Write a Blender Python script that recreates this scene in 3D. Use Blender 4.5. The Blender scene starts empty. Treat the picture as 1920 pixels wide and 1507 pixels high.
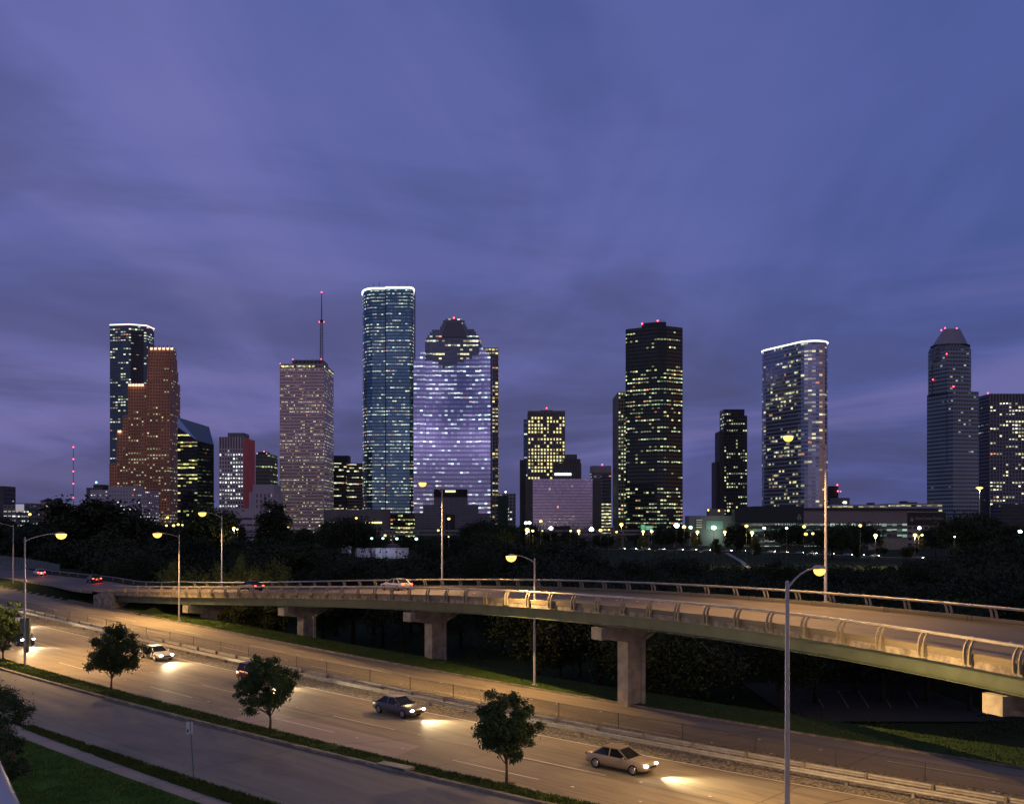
import bpy, bmesh, math, random
import numpy as np
from mathutils import Vector, Matrix, noise as mnoise
C = bpy.context.scene
R = math.radians
# ------------------------------------------------------------------ camera
FPX, HOR, CAMZ = 1900.0, 985.0, 16.5
cd = bpy.data.cameras.new('camera'); cam = bpy.data.objects.new('camera', cd)
C.collection.objects.link(cam); C.camera = cam
cam.location = (0, 0, CAMZ); cam.rotation_euler = (R(90), 0, 0)
cd.sensor_width = 36; cd.lens = 36*FPX/1920; cd.shift_y = (HOR-753.5)/1920
cd.clip_start = 0.1; cd.clip_end = 20000
# ------------------------------------------------------------------ exposure
C.view_settings.view_transform = 'Standard'; C.view_settings.look = 'None'
C.view_settings.exposure = 0; C.view_settings.gamma = 1
# ------------------------------------------------------------------ node helpers
def new_tree(idb):
    idb.use_nodes = True
    nt = idb.node_tree; nt.nodes.clear(); return nt
class N:
    """tiny wrapper to write node graphs as expressions"""
    def __init__(s, nt): s.nt = nt
    def put(s, sock, v):
        if isinstance(v, bpy.types.NodeSocket): s.nt.links.new(v, sock)
        elif v is not None: sock.default_value = v
    def m(s, op, a, b=None, c=None, clamp=False):
        n = s.nt.nodes.new('ShaderNodeMath'); n.operation = op; n.use_clamp = clamp
        s.put(n.inputs[0], a); s.put(n.inputs[1], b); s.put(n.inputs[2], c); return n.outputs[0]
    def vm(s, op, a, b=None, sc=None):
        n = s.nt.nodes.new('ShaderNodeVectorMath'); n.operation = op
        s.put(n.inputs[0], a); s.put(n.inputs[1], b)
        if sc is not None: s.put(n.inputs['Scale'], sc)
        return n.outputs['Value'] if op in ('DOT_PRODUCT', 'LENGTH') else n.outputs[0]
    def xyz(s, v):
        n = s.nt.nodes.new('ShaderNodeSeparateXYZ'); s.put(n.inputs[0], v); return n.outputs
    def comb(s, x, y, z=0.0):
        n = s.nt.nodes.new('ShaderNodeCombineXYZ')
        s.put(n.inputs[0], x); s.put(n.inputs[1], y); s.put(n.inputs[2], z); return n.outputs[0]
    def noise(s, v, scale=1.0, detail=3.0, rough=0.5, dist=0.0):
        n = s.nt.nodes.new('ShaderNodeTexNoise'); s.put(n.inputs['Vector'], v)
        n.inputs['Scale'].default_value = scale; n.inputs['Detail'].default_value = detail
        n.inputs['Roughness'].default_value = rough; n.inputs['Distortion'].default_value = dist
        return n.outputs[0]
    def white(s, v):
        n = s.nt.nodes.new('ShaderNodeTexWhiteNoise'); n.noise_dimensions = '3D'; s.put(n.inputs['Vector'], v)
        return n.outputs['Value'], n.outputs['Color']
    def mix(s, f, a, b, mode='MIX'):
        n = s.nt.nodes.new('ShaderNodeMix'); n.data_type = 'RGBA'; n.blend_type = mode
        s.put(n.inputs[0], f)
        for i, v in ((6, a), (7, b)):
            if isinstance(v, tuple) and len(v) == 3: v = v+(1,)
            s.put(n.inputs[i], v)
        return n.outputs[2]
    def ss(s, x, lo, hi, a=0.0, b=1.0, kind='SMOOTHSTEP'):
        n = s.nt.nodes.new('ShaderNodeMapRange'); n.interpolation_type = kind
        s.put(n.inputs[0], x); n.inputs[1].default_value = lo; n.inputs[2].default_value = hi
        n.inputs[3].default_value = a; n.inputs[4].default_value = b; return n.outputs[0]
    def geo(s, k): return s.nt.nodes.new('ShaderNodeNewGeometry').outputs[k]
    def tc(s, k): return s.nt.nodes.new('ShaderNodeTexCoord').outputs[k]
# ------------------------------------------------------------------ world: dusk overcast sky
w = bpy.data.worlds.new('World'); C.world = w
nt = new_tree(w); g = N(nt)
d = g.tc('Generated')
x, y, z = g.xyz(d)
zc = g.m('MAXIMUM', z, 0.0)
den = g.m('ADD', zc, 0.16)
px = g.m('DIVIDE', x, den); py = g.m('DIVIDE', y, den)
# cloud streaks run away from the viewer, from upper left down to the lower right horizon
ca, sa = math.cos(R(5)), math.sin(R(5))
along = g.m('ADD', g.m('MULTIPLY', px, sa), g.m('MULTIPLY', py, ca))
across = g.m('SUBTRACT', g.m('MULTIPLY', px, ca), g.m('MULTIPLY', py, sa))
streak = g.noise(g.comb(g.m('MULTIPLY', along, .34), g.m('MULTIPLY', across, 1.25), 3.1), 1.0, 4.0, .5, 1.6)
puff = g.noise(g.comb(g.m('MULTIPLY', px, .75), g.m('MULTIPLY', py, .62), 7.7), 1.0, 5.0, .55, .9)
band = g.noise(g.comb(g.m('MULTIPLY', x, 1.9), g.m('MULTIPLY', z, 10.0), g.m('ADD', g.m('MULTIPLY', y, .9), 11.0)), 1.0, 5.0, .55, .8)
lowmask = g.ss(z, .04, .30, 1.0, 0.0)
c = g.mix(g.ss(x, -.30, .48), (.100, .122, .355), (.048, .080, .260))
c = g.mix(g.ss(z, .34, .50), c, g.mix(g.ss(x, -.4, .45), (.076, .108, .335), (.043, .074, .245)))
c = g.mix(g.ss(z, .0, .34), g.mix(g.ss(x, -.4, .45), (.112, .108, .285), (.072, .088, .265)), c)
cl = g.m('ADD', g.m('MULTIPLY', g.ss(streak, .38, .64), .55), g.m('MULTIPLY', g.ss(puff, .36, .68), .40))
c = g.mix(g.m('MULTIPLY', cl, .75), c, g.mix(g.ss(x, -.4, .5), (.195, .185, .46), (.100, .130, .39)))
dk = g.m('MULTIPLY', g.ss(puff, .52, .36), .50)
c = g.mix(dk, c, (.072, .077, .185))
c = g.mix(g.m('MULTIPLY', g.m('MULTIPLY', lowmask, g.ss(band, .46, .68)), .75), c, (.195, .172, .405))
c = g.mix(g.m('MULTIPLY', g.m('MULTIPLY', lowmask, g.ss(band, .54, .38)), .62), c, (.060, .064, .150))
lb = g.m('MULTIPLY', g.ss(x, -.22, -.46), g.ss(z, .10, .02))
c = g.mix(g.m('MULTIPLY', lb, .62), c, (.052, .058, .125))
back = g.ss(y, .05, -.75)
bn = g.noise(g.comb(g.m('MULTIPLY', x, 26.0), g.m('MULTIPLY', z, 19.0), 3.5), 1.0, 5.0, .6, .9)
glow = g.mix(g.ss(bn, .46, .60), (.030, .065, .19), (.86, .64, .95))
glow = g.mix(g.ss(z, .22, .55), glow, (.115, .130, .190))
glow = g.mix(g.m('MULTIPLY', g.ss(z, .07, .0), .75), glow, (.25, .215, .24))
c = g.mix(back, c, glow)
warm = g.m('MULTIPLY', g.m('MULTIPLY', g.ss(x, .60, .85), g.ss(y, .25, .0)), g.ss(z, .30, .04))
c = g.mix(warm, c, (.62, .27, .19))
c = g.mix(g.ss(z, .50, .8), c, (.085, .092, .128))
c = g.mix(g.ss(z, .0, -.05), c, (.012, .013, .02))
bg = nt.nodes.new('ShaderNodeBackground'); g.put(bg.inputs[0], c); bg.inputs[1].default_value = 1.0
# the sky texture adds the physical dusk tint on top
sk = nt.nodes.new('ShaderNodeTexSky'); sk.sky_type = 'NISHITA'; sk.sun_disc = False
sk.sun_elevation = R(1.0); sk.sun_rotation = R(190)
bg2 = nt.nodes.new('ShaderNodeBackground'); g.put(bg2.inputs[0], sk.outputs[0]); bg2.inputs[1].default_value = .004
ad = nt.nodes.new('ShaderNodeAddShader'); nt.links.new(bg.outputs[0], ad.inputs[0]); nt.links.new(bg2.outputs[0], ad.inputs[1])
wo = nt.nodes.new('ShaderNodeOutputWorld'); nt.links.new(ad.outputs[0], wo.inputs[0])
# ------------------------------------------------------------------ sun: afterglow through thick overcast
sl = bpy.data.lights.new('sun', 'SUN'); sl.energy = .02; sl.angle = R(40); sl.color = (1, .62, .62)
so = bpy.data.objects.new('sun', sl); C.collection.objects.link(so); so.rotation_euler = (R(72), 0, R(-14))
# ================================================================== materials
MATS = {}
def mat(name, col=(.5, .5, .5), rough=.7, metal=0.0, emit=None, es=0.0, vary=0.0, vscale=1.0, bump=0.0, bscale=8.0, alpha=None, spec=.5):
    if name in MATS: return MATS[name]
    m = bpy.data.materials.new(name); nt = new_tree(m); g = N(nt)
    b = nt.nodes.new('ShaderNodeBsdfPrincipled'); o = nt.nodes.new('ShaderNodeOutputMaterial')
    nt.links.new(b.outputs[0], o.inputs[0])
    b.inputs['Roughness'].default_value = rough; b.inputs['Metallic'].default_value = metal
    b.inputs['Specular IOR Level'].default_value = spec
    c = col+(1,)
    if vary:
        n = g.noise(g.tc('Object'), vscale, 4.0, .6)
        c = g.mix(g.ss(n, .3, .7), tuple(v*(1-vary) for v in col), tuple(min(1, v*(1+vary)) for v in col))
    g.put(b.inputs['Base Color'], c)
    if bump:
        bn = nt.nodes.new('ShaderNodeBump'); bn.inputs['Strength'].default_value = bump; bn.inputs['Distance'].default_value = .05
        g.put(bn.inputs['Height'], g.noise(g.tc('Object'), bscale, 4.0)); nt.links.new(bn.outputs[0], b.inputs['Normal'])
    if emit:
        b.inputs['Emission Color'].default_value = emit+(1,); b.inputs['Emission Strength'].default_value = es
    if alpha is not None: b.inputs['Alpha'].default_value = alpha
    MATS[name] = m; return m
def facade(name, wall, glass=(.02, .025, .04), win=(.15, .85, .25, .8), p=.4, cols=((1., .85, .45), (.75, 1., .72)), es=2.0,
           seed=0.0, rough=.12, metal=0.0, wrough=.7, row=.7, clus=.6, tilt=.012, wvar=.15, orange=.06, wallmetal=0.0,
           pfun=None, tint=None, splits=1):
    """office facade: UV.x counts bays, UV.y counts storeys; some windows are lit"""
    m = bpy.data.materials.new(name); nt = new_tree(m); g = N(nt)
    b = nt.nodes.new('ShaderNodeBsdfPrincipled'); o = nt.nodes.new('ShaderNodeOutputMaterial'); nt.links.new(b.outputs[0], o.inputs[0])
    u, v, _ = g.xyz(g.tc('UV'))
    cu = g.m('FLOOR', u); cv = g.m('FLOOR', v); fu = g.m('SUBTRACT', u, cu); fv = g.m('SUBTRACT', v, cv)
    if splits > 1:
        fu2 = g.m('MULTIPLY', fu, float(splits)); fu2 = g.m('SUBTRACT', fu2, g.m('FLOOR', fu2))
    else: fu2 = fu
    mk = g.m('MULTIPLY', g.m('MULTIPLY', g.m('GREATER_THAN', fu2, win[0]), g.m('LESS_THAN', fu2, win[1])),
             g.m('MULTIPLY', g.m('GREATER_THAN', fv, win[2]), g.m('LESS_THAN', fv, win[3])))
    r1, rc = g.white(g.comb(cu, cv, seed)); r3, _ = g.white(g.comb(g.m('FLOOR', g.m('DIVIDE', g.m('ADD', cu, g.m('MULTIPLY', cv, 1.7)), 3.6)), cv, seed+2.2)); rv = g.m('ADD', g.m('MULTIPLY', r1, .5), g.m('MULTIPLY', r3, .5)); r2, _ = g.white(g.comb(seed+5.5, cv, 1.0)); cr, cg, cb = g.xyz(rc)
    cn = g.noise(g.comb(g.m('MULTIPLY', cu, .22), g.m('MULTIPLY', cv, .55), seed), 1.0, 2.0, .5)
    big = g.noise(g.comb(g.m('MULTIPLY', cu, .03), g.m('MULTIPLY', cv, .09), seed+3), 1.0, 2.0, .5)
    prob = g.m('MULTIPLY', g.m('ADD', g.m('MULTIPLY', g.m('POWER', r2, 1.6), 2.4*row), 1-row), p)
    prob = g.m('MULTIPLY', prob, g.m('ADD', g.m('MULTIPLY', g.ss(cn, .38, .60), 1.7*clus), 1-clus))
    prob = g.m('MULTIPLY', prob, g.ss(big, .32, .62, .45, 1.5))
    if pfun: prob = g.m('MULTIPLY', prob, pfun(g, u, v))
    lmk = g.m('MULTIPLY', g.m('GREATER_THAN', fv, g.m('ADD', g.m('MULTIPLY', cr, (win[3]-win[2])*.5), win[2]+(win[3]-win[2])*.05)), g.m('LESS_THAN', fv, win[3]-(win[3]-win[2])*.08))
    lit = g.m('MULTIPLY', g.m('MULTIPLY', g.m('LESS_THAN', rv, g.m('MULTIPLY', prob, .95)), mk), lmk)
    ec = g.mix(g.ss(g.m('ADD', g.m('MULTIPLY', cr, .6), g.m('MULTIPLY', r2, .4)), .3, .7), cols[0], cols[1])
    ec = g.mix(g.m('LESS_THAN', cg, orange), ec, (1., .32, .12))
    st = g.m('MULTIPLY', g.m('ADD', g.m('MULTIPLY', g.m('POWER', cb, 2.2), 1.15), .16), es*.85)
    g.put(b.inputs['Emission Color'], ec); g.put(b.inputs['Emission Strength'], g.m('MULTIPLY', lit, st))
    wn = g.noise(g.comb(g.m('MULTIPLY', u, .1), g.m('MULTIPLY', v, .08), seed), 1.0, 4.0, .6)
    wc = g.mix(g.ss(wn, .3, .7), tuple(c*(1-wvar) for c in wall), tuple(min(1, c*(1+wvar)) for c in wall))
    if tint: wc = g.mix(tint[0](g, u, v), wc, tint[1])
    gc = g.mix(g.m('MULTIPLY', cb, .5), glass, tuple(c*.6 for c in glass))
    g.put(b.inputs['Base Color'], g.mix(mk, wc, gc))
    g.put(b.inputs['Roughness'], g.m('ADD', g.m('MULTIPLY', mk, rough-wrough), wrough))
    g.put(b.inputs['Metallic'], g.m('ADD', g.m('MULTIPLY', mk, metal-wallmetal), wallmetal))
    nn = g.vm('SCALE', g.vm('SUBTRACT', rc, (.5, .5, .5)), sc=g.m('MULTIPLY', mk, tilt))
    g.put(b.inputs['Normal'], g.vm('NORMALIZE', g.vm('ADD', g.geo('Normal'), nn)))
    return m
def road_mat(name, base, joint=6.2, dark=.6, stain=.35):
    m = bpy.data.materials.new(name); nt = new_tree(m); g = N(nt)
    b = nt.nodes.new('ShaderNodeBsdfPrincipled'); o = nt.nodes.new('ShaderNodeOutputMaterial'); nt.links.new(b.outputs[0], o.inputs[0])
    u, v, _ = g.xyz(g.tc('UV'))
    track = g.noise(g.comb(g.m('MULTIPLY', u, .03), g.m('MULTIPLY', v, 1.4), 1.0), 1.0, 4.0, .6)
    fine = g.noise(g.comb(u, v, 0.0), 7.0, 4.0, .7)
    blot = g.noise(g.comb(g.m('MULTIPLY', u, .12), g.m('MULTIPLY', v, .35), 9.0), 1.0, 5.0, .6, 1.0)
    c = g.mix(g.ss(track, .32, .68), tuple(k*(1-stain) for k in base), tuple(k*(1+stain*.4) for k in base))
    c = g.mix(g.m('MULTIPLY', g.ss(blot, .4, .7), .55), c, tuple(k*1.35 for k in base))
    b2 = g.noise(g.comb(g.m('MULTIPLY', u, .07), g.m('MULTIPLY', v, .22), 31.0), 1.0, 6.0, .65, 1.5)
    c = g.mix(g.m('MULTIPLY', g.ss(b2, .52, .68), .5), c, tuple(k*.55 for k in base))
    c = g.mix(g.m('MULTIPLY', g.ss(fine, .35, .7), .25), c, tuple(k*.6 for k in base))
    wob = g.m('MULTIPLY', g.noise(g.comb(g.m('MULTIPLY', u, .5), v, 4.0), 1.0, 3.0), .35)
    ju = g.m('ABSOLUTE', g.m('SUBTRACT', g.m('FRACT', g.m('DIVIDE', g.m('ADD', u, wob), joint*3)), .5))
    jv = g.m('ABSOLUTE', g.m('SUBTRACT', g.m('FRACT', g.m('DIVIDE', g.m('ADD', v, g.m('MULTIPLY', wob, .3)), joint)), .5))
    jm = g.m('MAXIMUM', g.m('LESS_THAN', ju, .055/joint/3), g.m('LESS_THAN', jv, .035/joint))
    c = g.mix(g.m('MULTIPLY', jm, dark), c, tuple(k*.25 for k in base))
    g.put(b.inputs['Base Color'], c)
    g.put(b.inputs['Roughness'], g.ss(track, .3, .7, .62, .85))
    bn = nt.nodes.new('ShaderNodeBump'); bn.inputs['Strength'].default_value = .35; bn.inputs['Distance'].default_value = .02
    g.put(bn.inputs['Height'], fine); nt.links.new(bn.outputs[0], b.inputs['Normal'])
    return m
def grass_mat(name, a, bcol, sc=.35):
    m = bpy.data.materials.new(name); nt = new_tree(m); g = N(nt)
    b = nt.nodes.new('ShaderNodeBsdfPrincipled'); o = nt.nodes.new('ShaderNodeOutputMaterial'); nt.links.new(b.outputs[0], o.inputs[0])
    p = g.geo('Position')
    n1 = g.noise(p, sc, 5.0, .65, .6); n2 = g.noise(p, 9.0, 3.0, .7)
    c = g.mix(g.ss(n1, .3, .7), a, bcol); c = g.mix(g.m('MULTIPLY', g.ss(n2, .35, .7), .6), c, tuple(k*.45 for k in a))
    c = g.mix(g.m('MULTIPLY', g.ss(g.noise(p, .8, 5.0, .7), .62, .75), .35), c, (.085, .065, .03))
    g.put(b.inputs['Base Color'], c); b.inputs['Roughness'].default_value = .9; b.inputs['Specular IOR Level'].default_value = .15
    bn = nt.nodes.new('ShaderNodeBump'); bn.inputs['Strength'].default_value = .8; bn.inputs['Distance'].default_value = .12
    g.put(bn.inputs['Height'], n2); nt.links.new(bn.outputs[0], b.inputs['Normal'])
    return m
def leaf_mat(name, a, bcol):
    m = bpy.data.materials.new(name); nt = new_tree(m); g = N(nt)
    b = nt.nodes.new('ShaderNodeBsdfPrincipled'); o = nt.nodes.new('ShaderNodeOutputMaterial'); nt.links.new(b.outputs[0], o.inputs[0])
    p = g.tc('Object')
    inf = nt.nodes.new('ShaderNodeObjectInfo').outputs['Random']
    c = g.mix(g.ss(g.noise(p, .9, 3.0, .6), .3, .7), a, bcol)
    c = g.mix(g.m('MULTIPLY', inf, .5), c, tuple(k*.55 for k in a))
    g.put(b.inputs['Base Color'], c); b.inputs['Roughness'].default_value = .6; b.inputs['Specular IOR Level'].default_value = .25
    return m
M_CONC = mat('weathered_concrete', (.36, .345, .28), .85, vary=.28, vscale=.9, bump=.3)
M_CONCD = mat('stained_concrete', (.25, .23, .19), .9, vary=.45, vscale=1.6, bump=.3)
M_KERB = mat('kerb_concrete', (.27, .245, .19), .88, vary=.35, vscale=1.2, bump=.3)
M_GALV = mat('galvanised_steel', (.26, .26, .25), .5, .3, vary=.15, vscale=3)
M_POLE = mat('pole_steel', (.50, .50, .52), .45, .35, vary=.1, vscale=2)
M_GREEN = mat('green_girder_paint', (.065, .090, .055), .55, vary=.18, vscale=.7)
M_PAINT = mat('lane_paint', (.72, .68, .62), .6, vary=.12, vscale=2)
M_BARK = mat('bark', (.11, .085, .06), .9, vary=.3, vscale=6, bump=.5)
M_BARKD = mat('dark_bark', (.035, .028, .02), .9)
M_BLACK = mat('black_rubber', (.015, .015, .015), .8)
M_DARK = mat('dark_metal', (.03, .03, .035), .5, .3)
M_RED = mat('red_beacon', (.4, .02, .02), .4, emit=(1, .06, .10), es=9)
M_WHITEL = mat('white_lamp_glass', (.9, .9, .9), .3, emit=(.92, 1, 1), es=12)
M_SODIUM = mat('sodium_lamp_glass', (.9, .7, .3), .3, emit=(1, .56, .11), es=2.3)
M_YELLOWL = mat('yellow_lamp_glass', (.9, .8, .3), .3, emit=(1, .74, .20), es=2.6)
M_GREENL = mat('greenish_lamp_glass', (.8, .9, .8), .3, emit=(.55, 1, .74), es=2.6)
M_BLUEL = mat('bluish_lamp_glass', (.8, .9, .9), .3, emit=(.72, .95, 1), es=22)
M_ROOFL = mat('roofline_light', (.9, .9, .9), .3, emit=(.9, .97, 1), es=2.5)
M_WARML = mat('warm_crown_light', (.9, .7, .6), .3, emit=(1, .60, .36), es=1.6)
M_PINKL = mat('pink_crown_light', (.9, .7, .7), .3, emit=(1, .66, .66), es=2.2)
# ================================================================== mesh helpers
class MB:
    def __init__(s): s.v = []; s.f = []; s.uv = []
    def quad(s, a, b, c, d, uv=None):
        i = len(s.v); s.v += [tuple(a), tuple(b), tuple(c), tuple(d)]; s.f.append((i, i+1, i+2, i+3)); s.uv.append(uv)
    def poly(s, pts, uv=None):
        i = len(s.v); s.v += [tuple(p) for p in pts]; s.f.append(tuple(range(i, i+len(pts)))); s.uv.append(uv)
    def box(s, x0, x1, y0, y1, z0, z1, M=None):
        p = [Vector(q) for q in ((x0, y0, z0), (x1, y0, z0), (x1, y1, z0), (x0, y1, z0), (x0, y0, z1), (x1, y0, z1), (x1, y1, z1), (x0, y1, z1))]
        if M is not None: p = [M @ q for q in p]
        i = len(s.v); s.v += [tuple(q) for q in p]
        for f in ((3, 2, 1, 0), (4, 5, 6, 7), (0, 1, 5, 4), (1, 2, 6, 5), (2, 3, 7, 6), (3, 0, 4, 7)):
            s.f.append(tuple(i+k for k in f)); s.uv.append(None)
    def prism(s, pts, z0, z1, zt=None):
        """pts: ccw footprint; zt optional per-vertex top"""
        n = len(pts); i = len(s.v)
        s.v += [(p[0], p[1], z0) for p in pts]+[(p[0], p[1], (zt[k] if zt else z1)) for k, p in enumerate(pts)]
        for k in range(n):
            s.f.append((i+k, i+(k+1) % n, i+n+(k+1) % n, i+n+k)); s.uv.append(None)
        s.f.append(tuple(i+n+k for k in range(n))); s.uv.append(None)
        s.f.append(tuple(i+k for k in reversed(range(n)))); s.uv.append(None)
    def tube(s, path, r, seg=8, caps=True):
        P = [Vector(p) for p in path]; rr = r if isinstance(r, (list, tuple)) else [r]*len(P)
        base = len(s.v); prev = None
        for k, p in enumerate(P):
            t = (P[min(k+1, len(P)-1)]-P[max(k-1, 0)]).normalized()
            a = prev if prev is not None else (Vector((0, 0, 1)) if abs(t.z) < .9 else Vector((1, 0, 0)))
            a = (a-t*a.dot(t)).normalized(); prev = a; b = t.cross(a)
            for j in range(seg):
                th = 2*math.pi*j/seg; q = p+(a*math.cos(th)+b*math.sin(th))*rr[k]; s.v.append(tuple(q))
        for k in range(len(P)-1):
            for j in range(seg):
                s.f.append((base+k*seg+j, base+k*seg+(j+1) % seg, base+(k+1)*seg+(j+1) % seg, base+(k+1)*seg+j)); s.uv.append(None)
        if caps:
            s.f.append(tuple(base+j for j in reversed(range(seg)))); s.uv.append(None)
            e = base+(len(P)-1)*seg; s.f.append(tuple(e+j for j in range(seg))); s.uv.append(None)
    def ball(s, c, rx, ry=None, rz=None, seg=10, rings=7, z0=-1.0, z1=1.0):
        ry = ry or rx; rz = rz or rx; base = len(s.v); c = Vector(c)
        for i in range(rings+1):
            zz = z0+(z1-z0)*i/rings; zz = math.sin(math.asin(z0)+(math.asin(z1)-math.asin(z0))*i/rings); rad = math.sqrt(max(0, 1-zz*zz))
            for j in range(seg):
                th = 2*math.pi*j/seg; s.v.append((c.x+rx*rad*math.cos(th), c.y+ry*rad*math.sin(th), c.z+rz*zz))
        for i in range(rings):
            for j in range(seg):
                s.f.append((base+i*seg+j, base+i*seg+(j+1) % seg, base+(i+1)*seg+(j+1) % seg, base+(i+1)*seg+j)); s.uv.append(None)
        if z0 > -1: s.f.append(tuple(base+j for j in reversed(range(seg)))); s.uv.append(None)
        if z1 < 1: e = base+rings*seg; s.f.append(tuple(e+j for j in range(seg))); s.uv.append(None)
    def mesh(s, name, m, smooth=False):
        me = bpy.data.meshes.new(name); me.from_pydata(s.v, [], s.f)
        if m: me.materials.append(m)
        if any(u is not None for u in s.uv):
            l = me.uv_layers.new(name='UVMap'); k = 0
            for fi, f in enumerate(s.f):
                for j in range(len(f)):
                    l.data[k].uv = s.uv[fi][j] if s.uv[fi] else (0, 0); k += 1
        if smooth: me.polygons.foreach_set('use_smooth', [True]*len(me.polygons))
        me.update(); return me
def link(name, me, parent=None, loc=None, rot=None):
    o = bpy.data.objects.new(name, me); C.collection.objects.link(o)
    if parent is not None: o.parent = parent
    if loc is not None: o.location = loc
    if rot is not None: o.rotation_euler = rot
    return o
def obj(name, mb, m, parent=None, smooth=False, loc=None):
    """vertices are world coordinates; the parent's own location is taken off"""
    me = mb.mesh(name, m, smooth)
    if parent is not None:
        off = Vector(parent.location); p = parent.parent
        while p is not None: off += Vector(p.location); p = p.parent
        me.transform(Matrix.Translation(-off))
    return link(name, me, parent, loc)
def thing(name, label, cat, loc=(0, 0, 0), group=None, rz=0.0):
    o = bpy.data.objects.new(name, None); C.collection.objects.link(o); o.location = loc; o.rotation_euler = (0, 0, rz)
    o.empty_display_size = .5
    return tag(o, label, cat, group)
def tag(o, label, cat, group=None):
    o['label'] = label; o['category'] = cat
    if group: o['group'] = group
    return o
def struct(name, mb, m, parent=None, smooth=False):
    o = obj(name, mb, m, parent, smooth); o['kind'] = 'structure'; return o
def copy_tree(root, loc, rz=None, scale=None):
    r = root.copy(); C.collection.objects.link(r); r.location = loc
    if rz is not None: r.rotation_euler = (0, 0, rz)
    if scale is not None: r.scale = scale
    for ch in list(root.children):
        c = ch.copy(); C.collection.objects.link(c); c.parent = r
        for gch in ch.children:
            d_ = gch.copy(); C.collection.objects.link(d_); d_.parent = c
    return r
def P(px, D): return (px-960)*D/FPX               # world X of an image column at depth D
def ZZ(py, D): return CAMZ-(py-HOR)*D/FPX         # world Z of an image row at depth D
# ================================================================== ground model
GR = .025; U = Vector((.745, -.667)); NN = Vector((.667, .745))
def Bs(s):
    if s < -200: return 77.7088+0.0
    if s > 0: return 74.1255+.1335*s
    return ((3.29157e-06*s+.00141562)*s+.1335453)*s+74.12553
LN = dict(svc_far=(.0605, -25.52), strip=(.0483, -24.11), dashA=(.0329, -22.29), dashB=(.0279, -18.85), gravel=(.0223, -13.01),
          fence=(.0276, -6.73), dashD=(-.0013, -7.33), dashC=(.0017, -3.77), verge=(.0126, 6.40), svc_near=(.043, -35.91),
          walkU=(.0131, -38.85), walkL=(.0227, -39.58), railN=(.0131, -11.68), railF=(.0142, -10.59), curb=(0, 0))
def off(k, s):
    a, b = LN[k]; s = max(-230, min(20, s)); return a*s+b
def ST(s, t, dz=0.0):
    p = U*s+NN*t; return Vector((p.x, p.y, -GR*s+dz))
def LP(k, s, extra=0.0, dz=0.0): return ST(s, Bs(s)+off(k, s)+extra, dz)
def plane(x, y): return -GR*(U.x*x+U.y*y)
# bridge near edge path
CX = [-3.21026895070662e-10, 7.609025834979958e-08, -9.76668474870389e-06, -0.00024578790028446495, 0.7883414648609673, -68.96196006490456]
CY = [4.195615722183629e-12, -9.25907172757854e-09, 1.1591222569281263e-07, -0.0008522997484876953, -0.6062040713755595, 161.815344338906]
CZ = [1.77578328e-08, -7.83133124e-06, 9.11849367e-04, 2.68794786e-03, 7.12964302e+00]
BEND = 148.0
ramp_pts = [(-69.0, 161.8, 6.05), (-80.6, 178.0, 6.05), (-95.0, 197.0, 5.8), (-109.0, 216.0, 5.5), (-126.0, 243.0, 5.3), (-148.0, 280.0, 5.2), (-180.0, 335.0, 5.0)]
def bpath(s):
    if s > BEND:
        x0, y0 = np.polyval(CX, BEND), np.polyval(CY, BEND); a = math.atan2(np.polyval(CY, BEND)-np.polyval(CY, BEND-1), np.polyval(CX, BEND)-np.polyval(CX, BEND-1))
        k = s-BEND; a2 = a-.004*k; return x0+math.cos(a2)*k, y0+math.sin(a2)*k
    return float(np.polyval(CX, s)), float(np.polyval(CY, s))
def brail(s):
    s = min(s, BEND); return float(np.polyval(CZ, s))-.0
def bsup(s): return float(np.interp(s, [0, 25, 60, 90, 150], [.015, .015, .037, .05, .055]))
def bframe(s):
    a = Vector(bpath(s-.5)); b = Vector(bpath(s+.5)); t = (b-a).normalized(); return Vector(bpath(s)), t, Vector((-t.y, t.x))
BW = 11.0
def BP(s, across, dz):
    """point on the bridge: across metres from the near edge, dz relative to the near rail top"""
    p, t, n = bframe(s); q = p+n*across; return Vector((q.x, q.y, brail(s)+bsup(s)*across+dz))
DECK = -1.05      # deck surface relative to the rail top
def smooth(v): v = max(0., min(1., v)); return v*v*(3-2*v)
rampc = []
for i in range(len(ramp_pts)-1):
    a = Vector(ramp_pts[i]); b = Vector(ramp_pts[i+1])
    for k in range(6): rampc.append(a.lerp(b, k/6))
rampc.append(Vector(ramp_pts[-1]))
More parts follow.
